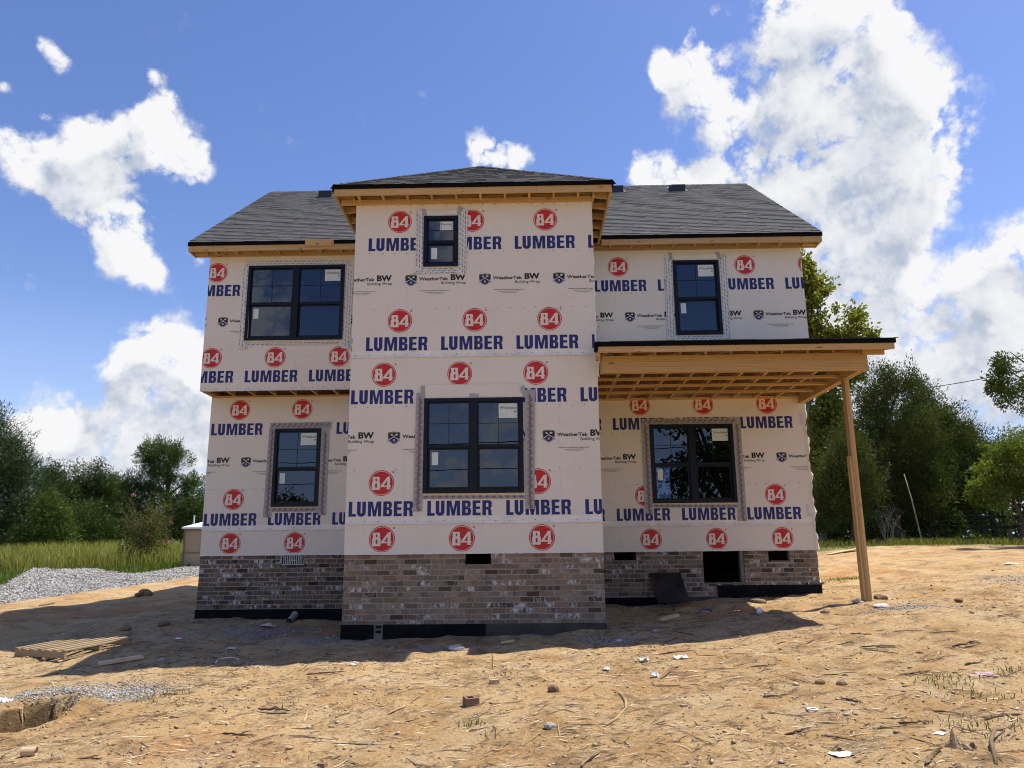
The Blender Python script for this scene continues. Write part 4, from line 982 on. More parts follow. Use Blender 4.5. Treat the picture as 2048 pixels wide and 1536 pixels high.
# low side roof peeping out past the left wall
mb = MB(); ze = P(414, 888, 5.0)[1]; mb.hexa([(XL-.62,4.4,ze-.02),(XL-.005,4.4,ze+.16),(XL-.005,7.5,ze+.16),(XL-.62,7.5,ze-.02),(XL-.62,4.4,ze+.03),(XL-.005,4.4,ze+.21),(XL-.005,7.5,ze+.21),(XL-.62,7.5,ze+.03)])
sr = mb.build('side_roof', M['felt'], house); mb = MB(); mb.box(XL-.56, XL-.52, 4.43, 7.47, ze-.17, ze-.022); mb.hexa([(XL-.52,4.43,ze-.17),(XL-.01,4.43,ze-.17),(XL-.01,4.47,ze-.17),(XL-.52,4.47,ze-.17),(XL-.52,4.43,ze-.02),(XL-.01,4.43,ze+.13),(XL-.01,4.47,ze+.13),(XL-.52,4.47,ze-.02)]); mb.build_pieces('fascia_board', M['wood_y'], house)

# ================================================================== GROUND
PIT = G(66, 1428)[:2]
def lines(lo, hi, step, far, grow=1.16):
    a = list(np.arange(lo, hi+1e-6, step)); s = step; x = hi
    while x < far: s = min(s*grow, 40); x += s; a.append(x)
    s = step; x = lo; b = []
    while x > -far: s = min(s*grow, 40); x -= s; b.append(x)
    return np.array(b[::-1]+a)
gxs, gys = lines(-9, 9.5, .055, 900), lines(-7.2, 4.0, .055, 900)
GXX, GYY = np.meshgrid(gxs, gys); GZZ = ground_z(GXX, GYY)
def grid_mesh(name, X, Y, Z, m, attrs=()):
    ny, nx = X.shape; me = bpy.data.meshes.new(name); v = np.stack([X, Y, Z], -1).reshape(-1, 3)
    i = np.arange(ny*nx).reshape(ny, nx); f = np.stack([i[:-1, :-1], i[:-1, 1:], i[1:, 1:], i[1:, :-1]], -1).reshape(-1, 4)
    fast_mesh(me, v, f)
    for an, av in attrs:
        at = me.attributes.new(an, 'FLOAT', 'POINT'); at.data.foreach_set('value', av.reshape(-1).astype(np.float32))
    me.polygons.foreach_set('use_smooth', np.ones(len(f), bool)); me.materials.append(m); o = bpy.data.objects.new(name, me); col.objects.link(o); return o
def fast_mesh(me, v, f):
    k = f.shape[1]; me.vertices.add(len(v)); me.vertices.foreach_set('co', v.astype(np.float32).ravel())
    me.loops.add(f.size); me.loops.foreach_set('vertex_index', f.astype(np.int32).ravel())
    me.polygons.add(len(f)); me.polygons.foreach_set('loop_start', np.arange(0, f.size, k, dtype=np.int32)); me.update(calc_edges=True)
def gauss(X, Y, cx, cy, rx, ry): return np.exp(-(((X-cx)/rx)**2+((Y-cy)/ry)**2))
UPX, UYY = (-400,-260,-130,-10,50,95,195,240,296,398,475,560), (7.6,8,8.6,9.6,11.4,13,13.2,13,14.5,18,20,21)
def left_bound(x, y): return np.interp(1024+FPX*x/np.maximum(y+DIST, 1), UPX, UYY)
def far_right_edge(X): return 9.6+.9*(vnoise(X*.35, X*0+3, 4)-.5)
wob = (vnoise(GXX*.5, GYY*.5, 9)-.5)*2.2+(vnoise(GXX*1.7, GYY*1.7, 10)-.5)*.9
green = np.clip((GYY-9.8-wob*.55)/.8, 0, 1)*(GXX > 0)+np.clip((GYY-left_bound(GXX, GYY)+.2-wob*.2)/.6, 0, 1)*(GXX <= 0)
green = np.maximum(green, np.clip((np.hypot(GXX, GYY+4)-30)/6, 0, 1))
pg = [G(520, 1262), G(700, 1275), G(900, 1292), G(150, 1392), G(240, 1385), G(1220, 1282), G(1790, 1222), G(1860, 1216), G(1290, 1212), G(430, 1245), G(2030, 1160)]
grey = np.zeros_like(GXX)
for (x, y, z), (rx, ry, w) in zip(pg, [(1.1,.6,.8),(.9,.35,1),(.5,.12,.8),(.75,.4,.9),(.6,.3,.7),(.45,.2,.6),(.6,.12,.9),(.5,.10,.8),(.7,.25,.7),(.7,.2,.6),(.5,.6,.6)]):
    grey = np.maximum(grey, w*gauss(GXX+wob*.08, GYY+wob*.08, x, y, rx, ry))
_pr = np.sqrt(((GXX-PIT[0])/.31)**2+((GYY-PIT[1]+.1)/.48)**2); pit_shade = np.clip((1.16-_pr)/.08, 0, 1)  # shade of the hole put into the soil colour as dark brown
grey = grey*(1-np.clip(1.6*gauss(GXX, GYY, PIT[0], PIT[1]-.1, .42, .6), 0, 1))
def dirt_mat():
    m, n, l, b = mat('bare_dirt'); v = objco(n, l)
    big = noise(n, l, v, .32, 5, .6); mid = noise(n, l, v, 1.6, 6, .62, .3); fine = noise(n, l, v, 26, 6, .7); vf = noise(n, l, v, 140, 3, .6)
    c = ramp(n, l, big, [(.40, (.458, .285, .124)), (.50, (.550, .374, .182)), (.60, (.465, .262, .108))])
    c = mixc(n, l, ramp(n, l, mid, [(.42, (0, 0, 0)), (.68, (.75, .75, .75))]), c, (.595, .462, .275))
    c = mixc(n, l, ramp(n, l, noise(n, l, objco(n, l, loc=(5, 2, 0)), 2.4, 6, .7, .4), [(.50, (0, 0, 0)), (.66, (.85, .85, .85))]), c, (.245, .155, .078))
    c = mixc(n, l, 1, c, ramp(n, l, fine, [(.28, (.60, .58, .56)), (.47, (.98, .98, .98)), (.72, (1.22, 1.2, 1.17))]), 'MULTIPLY')
    vo = n.new('ShaderNodeTexVoronoi'); vo.inputs['Scale'].default_value = 38; l.new(v, vo.inputs['Vector'])
    c = mixc(n, l, ramp(n, l, vo.outputs['Color'], [(.84, (0, 0, 0)), (.92, (.7, .7, .7))]), c, (.60, .50, .38))
    a = n.new('ShaderNodeAttribute'); a.attribute_name = 'grey'
    sp = ramp(n, l, noise(n, l, v, 60, 3, .7), [(.35, (.19, .17, .145)), (.65, (.46, .42, .365))])
    gk = mnode(n, l, 'MULTIPLY', a.outputs['Fac'], ramp(n, l, mid, [(.3, (.4, .4, .4)), (.6, (1, 1, 1))])); c = mixc(n, l, gk, c, sp)
    dm = n.new('ShaderNodeAttribute'); dm.attribute_name = 'pit_shade'; c = mixc(n, l, mnode(n, l, 'MULTIPLY', dm.outputs['Fac'], .85), c, (.115, .070, .036))
    g = n.new('ShaderNodeAttribute'); g.attribute_name = 'green'
    gc = ramp(n, l, mid, [(.3, (.055, .075, .018)), (.7, (.16, .16, .055))]); c = mixc(n, l, g.outputs['Fac'], c, gc)
    l.new(c, b.inputs['Base Color']); b.inputs['Roughness'].default_value = .95; b.inputs['Specular IOR Level'].default_value = .1
    nb = bump(n, l, mid, .35, .05); nb = bump(n, l, fine, 1.0, .05, nb); nb = bump(n, l, vf, .8, .012, nb); nb = bump(n, l, vo.outputs['Distance'], .35, .012, nb)
    l.new(nb, b.inputs['Normal']); return m
ground = grid_mesh('ground', GXX, GYY, GZZ, dirt_mat(), [('green', green), ('grey', grey), ('pit_shade', pit_shade)]); ground['kind'] = 'structure'

# gravel drive and heap at the left
def gravel_mat():
    m, n, l, b = mat('crushed_stone'); v = objco(n, l)
    vo = n.new('ShaderNodeTexVoronoi'); vo.inputs['Scale'].default_value = 20; l.new(v, vo.inputs['Vector'])
    vo2 = n.new('ShaderNodeTexVoronoi'); vo2.inputs['Scale'].default_value = 30; l.new(v, vo2.inputs['Vector'])
    bw = n.new('ShaderNodeRGBToBW'); l.new(vo.outputs['Color'], bw.inputs[0])
    c = ramp(n, l, bw.outputs[0], [(.15, (.13, .125, .118)), (.5, (.285, .275, .262)), (.85, (.45, .437, .42))])
    c = mixc(n, l, .3, c, ramp(n, l, noise(n, l, v, 1.2, 4), [(.3, (.30, .28, .25)), (.7, (.55, .54, .53))]))
    l.new(c, b.inputs['Base Color']); b.inputs['Roughness'].default_value = .95; b.inputs['Specular IOR Level'].default_value = .1
    nb = bump(n, l, vo.outputs['Distance'], .9, .07); nb = bump(n, l, vo2.outputs['Distance'], .6, .03, nb); l.new(nb, b.inputs['Normal']); return m
M['gravel'] = gravel_mat()
low = [G(px, py) for px, py in ((-260, 1236), (-120, 1222), (0, 1209), (100, 1197), (200, 1184), (300, 1168), (400, 1156), (470, 1148))]
def gravel_top(x, y):
    z = base_ground(x, y)+.03+.46*gauss(x, y, -15.2, 11.6, 1.5, 1.7)+.22*gauss(x, y, -13.4, 12.0, .9, 1.2)+0
    return z+(vnoise(x*3, y*3, 21)-.5)*.06+(vnoise(x*9, y*9, 22)-.5)*.05
uu = np.linspace(0, 1, 150); lx = np.interp(uu*(len(low)-1), range(len(low)), [p[0] for p in low]); ly = np.interp(uu*(len(low)-1), range(len(low)), [p[1] for p in low])
vv = np.linspace(0, 1, 90); upx = np.interp(uu*7, range(8), (-260,-130,-10,95,195,296,398,475)); uy = np.interp(upx, UPX, UYY); ux = np.array([P(a, 1140, b)[0] for a, b in zip(upx, uy)])
GX2 = lx[None]*(1-vv[:, None])+ux[None]*vv[:, None]; GY2 = ly[None]*(1-vv[:, None])+uy[None]*vv[:, None]
GY2 = GY2+(vnoise(GX2*1.3, GX2*0+2, 8)-.5)*.5*(1-vv[:, None])
edge = np.clip(np.minimum(vv[:, None], 1-vv[:, None])/.06, 0, 1)
GZ2 = np.maximum(base_ground(GX2, GY2), ground_z(GX2, GY2))-.05+edge*(gravel_top(GX2, GY2)-base_ground(GX2, GY2)+.055)
gravel = grid_mesh('gravel_drive', GX2, GY2, GZ2, M['gravel']); gravel['kind'] = 'structure'

# ------------------------------------------------------------------ scatter of loose matter nobody could count
def pebble_field(name, pts, size, m, flat=.6, seed=0):
    r = np.random.default_rng(seed); n = len(pts); o = np.array([(1,0,0),(-1,0,0),(0,1,0),(0,-1,0),(0,0,1),(0,0,-1)], float)
    fo = np.array([(0,2,4),(2,1,4),(1,3,4),(3,0,4),(2,0,5),(1,2,5),(3,1,5),(0,3,5)])
    th = r.uniform(0, 6.28, n); c, s = np.cos(th), np.sin(th); sc = size[:, None, None]*r.uniform(.55, 1.3, (n, 6, 1))
    v = o[None]*sc*np.array([1, 1, flat]); asp = r.uniform(.6, 1.7, n)[:, None]
    x, y = v[..., 0]*asp, v[..., 1]/np.sqrt(asp); v = np.stack([x*c[:, None]-y*s[:, None], x*s[:, None]+y*c[:, None], v[..., 2]], -1)+pts[:, None]
    f = (fo[None]+6*np.arange(n)[:, None, None]).reshape(-1, 3); me = bpy.data.meshes.new(name); fast_mesh(me, v.reshape(-1, 3), f)
    tn = np.repeat(r.uniform(0, 1, n), 6); at = me.attributes.new('tint', 'FLOAT', 'POINT'); at.data.foreach_set('value', tn.astype(np.float32))
    me.materials.append(m); ob = bpy.data.objects.new(name, me); col.objects.link(ob); ob['kind'] = 'stuff'; return ob
def tint_mat(name, stops, rough=.9, bmp=True):
    m, n, l, b = mat(name); a = n.new('ShaderNodeAttribute'); a.attribute_name = 'tint'
    c = ramp(n, l, a.outputs['Fac'], stops); v = objco(n, l)
    c = mixc(n, l, 1, c, ramp(n, l, noise(n, l, v, 40, 4), [(.3, (.75,)*3), (.7, (1.2,)*3)]), 'MULTIPLY')
    l.new(c, b.inputs['Base Color']); b.inputs['Roughness'].default_value = rough; b.inputs['Specular IOR Level'].default_value = .12; return m
def near_points(n, seed, x0=-8.5, x1=9.5, y0=-7.0, y1=3.5, clump=True):
    r = np.random.default_rng(seed); k = n*5
    x, y = r.uniform(x0, x1, k), r.uniform(y0, y1, k)
    dist = np.hypot(x, y+DIST); w = np.clip(1.6-dist/14, .25, 1)
    if clump: w *= np.clip((vnoise(x*.9, y*.9, seed)*.6+vnoise(x*2.7, y*2.7, seed+1)*.4-.32)*3.2, .03, 1)
    inside = ((y > -.02) & (x > BL) & (x < BR)) | ((y > YL-.02) & (x > XL) & (x < XR))
    keep = (r.uniform(0, 1, k) < w) & ~inside; x, y = x[keep][:n], y[keep][:n]; return x, y
M['clod'] = tint_mat('dirt_clods', [(0, (.22, .145, .078)), (.6, (.46, .335, .18)), (.9, (.50, .40, .265)), (1, (.44, .42, .39))])
x, y = near_points(19000, 101); r = np.random.default_rng(5); s = .004+.016*r.power(.35, len(x))**3; s = np.where(r.uniform(0, 1, len(x)) < .03, s+r.uniform(.008, .024, len(x)), s)
pebble_field('dirt_clods', np.stack([x, y, ground_z(x, y)+s*.25], -1), s, M['clod'], .6, 1)
M['stone'] = tint_mat('crushed_stone_bits', [(0, (.16, .152, .14)), (.5, (.33, .315, .29)), (1, (.52, .50, .47))])
px_, py_ = [], []
for (x, y, z), (rx, ry, n_) in zip(pg, [(1.0,.5,700),(.7,.3,600),(.5,.10,120),(.8,.4,2200),(.6,.3,1100),(.42,.16,260),(.6,.1,160),(.5,.1,160),(.6,.2,160),(.6,.2,120),(.5,.5,160)]):
    px_.append(r.normal(x, rx*.6, n_)); py_.append(r.normal(y, ry*.6, n_))
x, y = np.concatenate(px_), np.concatenate(py_); ok = ~(((y > -.05) & (x > BL-.05) & (x < BR+.05)) | (y > YL-.06)); x, y = x[ok], y[ok]; s = r.uniform(.004, .015, len(x))
pebble_field('gravel_bits', np.stack([x, y, ground_z(x, y)+s*.3], -1), s, M['stone'], .75, 2)
k = r.integers(0, GX2.size, 14000); s = r.uniform(.012, .032, len(k)); jx, jy = r.normal(0, .05, len(k)), r.normal(0, .06, len(k))
pebble_field('gravel_stones', np.stack([GX2.ravel()[k]+jx, GY2.ravel()[k]+jy, GZ2.ravel()[k]+s*.15], -1), s, M['stone'], .8, 3)
# splinters, straw and bark flakes pressed into the dirt
def splinters(name, n, seed, lmin, lmax, wmin, wmax, m):
    r = np.random.default_rng(seed); x, y = near_points(n, seed); n = len(x); th = np.where(r.uniform(0, 1, n) < .6, r.normal(.15, .5, n), r.uniform(0, 3.14, n)); L = r.uniform(lmin, lmax, n)*r.uniform(.4, 1, n); w = r.uniform(wmin, wmax, n)
    c, s = np.cos(th), np.sin(th); bend = r.normal(0, .12, n)*L
    def pt(t, q, h): return np.stack([x+c*L*t-s*(q+bend*(1-4*t*t)), y+s*L*t+c*(q+bend*(1-4*t*t)), ground_z(x+c*L*t, y+s*L*t)+h], -1)
    h = r.uniform(.003, .010, n)
    v = np.stack([pt(-.5, -w*.3, .002), pt(-.5, w*.3, .002), pt(0, -w, h), pt(0, w, h), pt(0, 0, h+w*1.2), pt(.5, -w*.3, h*.8), pt(.5, w*.3, h*.8)], 1)
    fo = np.array([(0,2,4),(0,4,1),(1,4,3),(2,5,4),(4,5,6),(4,6,3)]); f = (fo[None]+7*np.arange(n)[:, None, None]).reshape(-1, 3)
    me = bpy.data.meshes.new(name); fast_mesh(me, v.reshape(-1, 3), f); at = me.attributes.new('tint', 'FLOAT', 'POINT'); at.data.foreach_set('value', np.repeat(r.uniform(0, 1, n), 7).astype(np.float32))
    me.materials.append(m); ob = bpy.data.objects.new(name, me); col.objects.link(ob); ob['kind'] = 'stuff'; return ob
M['splinter'] = tint_mat('wood_splinters', [(0, (.075, .05, .032)), (.45, (.17, .115, .07)), (.75, (.34, .25, .155)), (1, (.60, .48, .32))])
splinters('wood_litter', 13000, 55, .03, .20, .0018, .006, M['splinter']); splinters('bark_litter', 1500, 56, .10, .38, .003, .008, M['splinter'])

# ------------------------------------------------------------------ grass
def leaf_material(name, c0, c1, trans=.35, clump=2.0, gloss=.003):
    m, n, l, b = mat(name); n.remove(b); out = n['Material Output']; a = n.new('ShaderNodeAttribute'); a.attribute_name = 'tint'
    v = objco(n, l); f = noise(n, l, v, clump, 3, .6); k = mnode(n, l, 'MULTIPLY_ADD', f, .9, -.22); k = mnode(n, l, 'MULTIPLY_ADD', a.outputs['Fac'], .55, k, clamp=True)
    c = mixc(n, l, k, c0, c1)
    d = n.new('ShaderNodeBsdfDiffuse'); t = n.new('ShaderNodeBsdfTranslucent'); l.new(c, d.inputs[0]); l.new(mixc(n, l, 1, c, (1.25, 1.25, .6), 'MULTIPLY'), t.inputs[0])
    ms = n.new('ShaderNodeMixShader'); ms.inputs[0].default_value = trans; l.new(d.outputs[0], ms.inputs[1]); l.new(t.outputs[0], ms.inputs[2])
    g = n.new('ShaderNodeBsdfGlossy'); g.inputs['Roughness'].default_value = .42; g.inputs[0].default_value = (.9, .95, .9, 1)
    m2 = n.new('ShaderNodeMixShader'); fr = n.new('ShaderNodeFresnel'); fr.inputs[0].default_value = 1.4; l.new(mnode(n, l, 'MULTIPLY', fr.outputs[0], gloss*6), m2.inputs[0]); l.new(ms.outputs[0], m2.inputs[1]); l.new(g.outputs[0], m2.inputs[2])
    l.new(m2.outputs[0], out.inputs[0]); return m
def tri_object(name, v, tint, m, parent=None, kv=3):
    n = len(v); me = bpy.data.meshes.new(name); vv_ = v.reshape(-1, 3)
    if parent is not None: vv_ = vv_-np.array(parent['org'])
    fast_mesh(me, vv_, np.arange(n*kv).reshape(n, kv)); at = me.attributes.new('tint', 'FLOAT', 'POINT'); at.data.foreach_set('value', np.repeat(tint, kv).astype(np.float32))
    me.materials.append(m); o = bpy.data.objects.new(name, me); col.objects.link(o)
    if parent is not None: o.parent = parent; o['org'] = tuple(parent['org'])
    return o
def grass(name, x, y, hmin, hmax, m, seed, wid=.010, lean=.35, zf=None):
    r = np.random.default_rng(seed); n = len(x); z = (zf or ground_z)(x, y); h = r.uniform(hmin, hmax, n); th = r.uniform(0, 6.28, n); w = wid*r.uniform(.6, 1.4, n)
    lx_, ly_ = r.normal(0, lean, n)*h, r.normal(0, lean, n)*h
    a = np.stack([x-np.cos(th)*w, y-np.sin(th)*w, z-.02], -1); b = np.stack([x+np.cos(th)*w, y+np.sin(th)*w, z-.02], -1)
    m1 = np.stack([x+lx_*.35-np.cos(th)*w*.8, y+ly_*.35-np.sin(th)*w*.8, z+h*.6], -1); m2 = np.stack([x+lx_*.35+np.cos(th)*w*.8, y+ly_*.35+np.sin(th)*w*.8, z+h*.6], -1)
    t = np.stack([x+lx_, y+ly_, z+h], -1); v = np.concatenate([np.stack([a, b, m2], 1), np.stack([a, m2, m1], 1), np.stack([m1, m2, t], 1)])
    tn = np.tile(r.uniform(0, 1, n), 3); o = tri_object(name, v, tn, m); o['kind'] = 'stuff'; return o
M['grass_field'] = leaf_material('yellowish_grass', (.085, .115, .022), (.40, .375, .115), .4, .5); M['grass_green'] = leaf_material('green_grass', (.045, .085, .014), (.15, .20, .045), .4, 1.2)  # meadow blades range from green to dry yellow
M['grass_rough'] = leaf_material('rough_grass_blades', (.07, .09, .02), (.24, .25, .075), .4, 1.0)
r = np.random.default_rng(77)
def field_ok(x, y): return y > left_bound(x, y)-.1+.4*(vnoise(x*2, y*2, 6)-.5)
x, y = r.uniform(-46, -6, 90000), 8.0+29*r.power(1.0, 90000)*r.uniform(.0, 1, 90000); ok = field_ok(x, y) & (x > -(y+14)*.80) & (x < -(y+12)*.36+1); x, y = x[ok], y[ok]
hsc = np.clip((y-16)/6, 0, 1); tall = vnoise(x*.4, y*.4, 31)
lowm = hsc < .35
grass('short_grass', x[lowm], y[lowm], .06, .24, M['grass_green'], 1, .012)
grass('meadow_grass', x[~lowm], y[~lowm], .32, .80, M['grass_field'], 2, .016, .30)
x, y = r.uniform(5.5, 24, 26000), r.uniform(9.0, 15.5, 26000); e = 9.9+(vnoise(x*.8, y*0, 3)-.5)*1.4; ok = (y > e) & (r.uniform(0, 1, len(x)) < np.clip((y-e)/2.2, .05, 1)*np.clip(vnoise(x*.9, y*.9, 77)*1.7-.15, .1, 1)); grass('rough_grass', x[ok], y[ok], .04, .24, M['grass_rough'], 3, .010)
tx, ty = [], []
for px, py, rr_, k in ((1685, 1157, .22, 260), (1540, 1193, .10, 60), (940, 1452, .05, 40), (60, 1447, .20, 60), (310, 1397, .2, 40), (1990, 1395, .18, 50), (1915, 1365, .16, 50), (2010, 1350, .1, 40), (1960, 1452, .2, 70), (1000, 1350, .1, 20), (1880, 1360, .1, 20), (560, 1420, .08, 20)):
    gx_, gy_, _ = G(px, py); tx.append(r.normal(gx_, rr_, k)); ty.append(r.normal(gy_, rr_*.6, k))
tx, ty = np.concatenate(tx), np.concatenate(ty); grass('grass_tufts', tx, ty, .02, .07, M['grass_green'], 4, .004, .6)

# ================================================================== TREES
def noise3(p, s, seed):
    r = np.random.default_rng(seed); o = np.zeros(len(p))
    for k in range(7):
        d = r.normal(size=3); d /= np.linalg.norm(d); o += np.sin((p @ d)*s*(.7+.25*k)+r.uniform(0, 6.28))
    return o/3.0
def sample_blobs(blobs, n, seed, gap=.0, gscale=1.5, power=.5, lump=.22):
    r = np.random.default_rng(seed); vol = np.array([(b[1][0]*b[1][1]*b[1][2])**(2/3) for b in blobs]); w = vol/vol.sum()
    k = r.choice(len(blobs), size=int(n*2.2), p=w); c = np.array([b[0] for b in blobs])[k]; rad = np.array([b[1] for b in blobs])[k]
    d = r.normal(size=(len(k), 3)); d /= np.linalg.norm(d, axis=1)[:, None]
    q = c+d*rad; rr = r.uniform(0, 1, len(k))**power; lum = 1+lump*noise3(q, 2.6/np.mean(rad), seed+2)+lump*.6*noise3(q, 6.5/np.mean(rad), seed+3)
    p = c+d*rad*(rr*lum)[:, None]; keep = noise3(p, gscale, seed+5) > gap-1.2
    p, d = p[keep][:n], d[keep][:n]; return p, d, r
def frame_for(nv, r):
    t = r.normal(size=nv.shape); u = np.cross(nv, t); u /= np.linalg.norm(u, axis=1)[:, None]+1e-9; return u, np.cross(nv, u)
def broad_leaves(name, blobs, n, size, m, parent, seed, gap=.35, gscale=1.3, power=.5, droop=0, lump=.22, asp=.55):
    p, d, r = sample_blobs(blobs, n, seed, gap, gscale, power, lump); n = len(p)
    nv = d*.5+r.normal(size=(n, 3))*.65+np.array([0, 0, .35]); nv /= np.linalg.norm(nv, axis=1)[:, None]; u, w = frame_for(nv, r)
    if droop: u = u*(1-droop)+np.array([0, 0, -1])*droop
    s = size*r.uniform(.55, 1.25, n)[:, None]; fold = nv*s*.18
    v = np.stack([p-u*s, p+w*s*asp+fold, p+u*s, p-w*s*asp+fold], 1)
    return tri_object(name, v, r.uniform(0, 1, n), m, parent, 4)
def needle_tufts(name, blobs, n, length, m, parent, seed, per=9, gap=.3, gscale=1.2, power=.45, upw=.25, wid=.06, lump=.25, spread=.75):
    p, d, r = sample_blobs(blobs, n, seed, gap, gscale, power, lump); n = len(p)
    ax = d*.75+np.array([0, 0, upw])+r.normal(size=(n, 3))*.30; ax /= np.linalg.norm(ax, axis=1)[:, None]
    pp, aa = np.repeat(p, per, 0), np.repeat(ax, per, 0); k = len(pp); dr = aa+r.normal(size=(k, 3))*spread; dr /= np.linalg.norm(dr, axis=1)[:, None]
    L = length*r.uniform(.55, 1.2, k)[:, None]; u, _ = frame_for(dr, r); b = pp+r.normal(size=(k, 3))*length*.12
    v = np.stack([b-u*wid*L, b+u*wid*L, b+dr*L], 1); tn = np.clip(np.repeat(r.uniform(0, 1, n), per)+r.normal(0, .12, k), 0, 1)
    return tri_object(name, v, tn, m, parent)
def clumps(name, blobs, nclump, per, crad, lsize, m, parent, seed, gap=.3, gscale=1.3, power=.4, lump=.3, axis_up=.2, stretch=1.0, asp=.45, align=.3):
    """foliage gathered in separate sprays, each with its own lean, so light and dark clumps and gaps appear"""
    p, d, r = sample_blobs(blobs, nclump, seed, gap, gscale, power, lump); n = len(p)
    ax = d*.8+np.array([0, 0, axis_up])+r.normal(size=(n, 3))*.25; ax /= np.linalg.norm(ax, axis=1)[:, None]; cr = crad*r.uniform(.55, 1.25, n)
    pp, aa, cc = np.repeat(p, per, 0), np.repeat(ax, per, 0), np.repeat(cr, per)[:, None]; k = len(pp)
    o = r.normal(size=(k, 3)); o /= np.linalg.norm(o, axis=1)[:, None]; o *= (r.uniform(0, 1, k)**.45)[:, None]
    al = (o*aa).sum(1)[:, None]; tpr = 1-.45*np.clip(al, -1, 1)*(stretch > 1); q = pp+(o-aa*al)*cc*tpr+aa*al*cc*stretch
    dr = aa*align+o*.6+r.normal(size=(k, 3))*.5; dr /= np.linalg.norm(dr, axis=1)[:, None]; u, w = frame_for(dr, r); s = lsize*r.uniform(.6, 1.25, k)[:, None]
    v = np.stack([q-dr*s, q+u*s*asp, q+dr*s, q-u*s*asp], 1); tn = np.clip(np.repeat(r.uniform(0, 1, n), per)*.6+r.uniform(0, .4, k), 0, 1)
    return tri_object(name, v, tn, m, parent, 4)
M['bark'] = plain('bark', (.115, .085, .06), .95, .4, 5, .1, .8); M['bark_pale'] = plain('pale_bark', (.30, .27, .22), .9, .35, 4, .15, .6)
M['leaf_syc'] = leaf_material('sycamore_leaf', (.10, .125, .022), (.34, .33, .07), .38, 1.1)
M['leaf_dark'] = leaf_material('dark_leaf', (.020, .038, .012), (.072, .100, .028), .18, .45); M['leaf_mid'] = leaf_material('mid_leaf', (.032, .058, .015), (.120, .155, .038), .28, .6)
M['leaf_light'] = leaf_material('light_leaf', (.07, .11, .018), (.22, .27, .06), .42, .9); M['pine'] = leaf_material('pine_needle', (.034, .062, .018), (.105, .150, .036), .15, .5)
M['cedar'] = leaf_material('cedar_spray', (.034, .052, .018), (.125, .150, .045), .16, .7); M['spruce'] = leaf_material('blue_pine_needle', (.028, .050, .026), (.082, .118, .050), .15, .5)
M['shrub_leaf'] = leaf_material('shrub_leaf', (.05, .062, .018), (.17, .175, .06), .3, 2); M['pink'] = plain('pink_bloom', (.55, .16, .20), .6, .2, 20)
def depth_blobs(spec, Y, squash=.9, seed=0):
    r = np.random.default_rng(seed); out = []; k = (Y+DIST)/FPX
    for s in spec:
        px, py, rx, ry = s[:4]; dy = s[4] if len(s) > 4 else r.uniform(-.35, .35)*rx*k; yy = Y+dy; x, z = P(px, py, yy); out.append(((x, yy, z), (rx*k, rx*k*squash, ry*k)))
    return out
def tree(name, label, cat, px, Y, spec, kind, n, size, leaf, seed, group=None, base=None, trunk=.16, bark='bark', crown_name='crown', **kw):
    x = P(px, 1060, Y)[0]; z = float(ground_z(x, Y)); blobs = depth_blobs(spec, Y, seed=seed); t = empty(name, (x, Y, z), label, cat, group)
    top = max(b[0][2] for b in blobs); r = np.random.default_rng(seed+50); mb = MB()
    hub = Vector((x+r.normal(0, .1), Y, z+(top-z)*.45)); mid = Vector((x+r.normal(0, .12), Y+r.normal(0, .1), z+(top-z)*.25)); tip = Vector((x+(np.mean([b[0][0] for b in blobs])-x)*.6, Y, z+(top-z)*.86))
    mb.tube([(x, Y, z-.15), (x, Y, z+.2), mid, hub, tip], [trunk*1.5, trunk, trunk*.85, trunk*.65, trunk*.15], 8)
    for b in blobs:
        c = Vector(b[0]); s = mid.lerp(hub, r.uniform(0, 1)) if c.z < hub.z+1 else hub.lerp(tip, r.uniform(0, .5)); e = c+Vector(r.normal(0, .25, 3))*b[1][0]
        m1 = s.lerp(e, .5)+Vector((0, 0, abs(e.z-s.z)*.12)); mb.tube([s, m1, e], [trunk*.42, trunk*.25, trunk*.06], 5)
    mb.build('trunk', M[bark], t, True)
    if kind == 'clump': clumps(crown_name, blobs, n, size[0], size[1], size[2], M[leaf], t, seed, **kw)
    elif kind == 'broad': broad_leaves(crown_name, blobs, n, size, M[leaf], t, seed, **kw)
    else: needle_tufts(crown_name, blobs, n, size, M[leaf], t, seed, **kw)
    return t
LG = 'trees along the far edge of the left field'
tree('pine_tree', 'tall dark pine cut off by the left edge of the photo', 'tree', -40, 38, [(-60,900,60,60),(10,880,42,40),(-20,960,80,60),(30,945,44,34),(-10,1040,90,60),(50,1010,44,40),(20,1080,60,40),(-30,850,30,40),(40,900,24,24)], 'clump', 800, (60, .75, .17), 'spruce', 201, LG, trunk=.3, stretch=1.7, asp=.13, align=.9, axis_up=.55, gap=.45, gscale=.9)
tree('broadleaf_tree', 'small brighter green leafy tree in front of the dark tall pine', 'tree', 95, 36, [(100,1030,38,36),(85,1070,48,34),(118,1065,34,34),(100,1005,20,22),(70,1085,40,22)], 'clump', 360, (52, .62, .085), 'leaf_mid', 202, LG, gap=.1, gscale=1.0, power=.33, lump=.18)
tree('broadleaf_tree', 'dark round topped tree just right of the tall pine', 'tree', 105, 52, [(104,960,34,34),(95,1000,40,40),(125,995,34,40),(100,1050,50,40)], 'clump', 560, (52, .62, .085), 'leaf_dark', 203, LG, gap=.1, gscale=1.0, power=.33, lump=.18)
tree('broadleaf_tree', 'tallest dark leafy tree in the middle of the wood', 'tree', 185, 54, [(180,955,40,32),(165,990,44,40),(205,985,40,38),(185,1045,56,44),(145,1010,26,40)], 'clump', 640, (52, .62, .085), 'leaf_dark', 204, LG, gap=.1, gscale=1.0, power=.33, lump=.18)
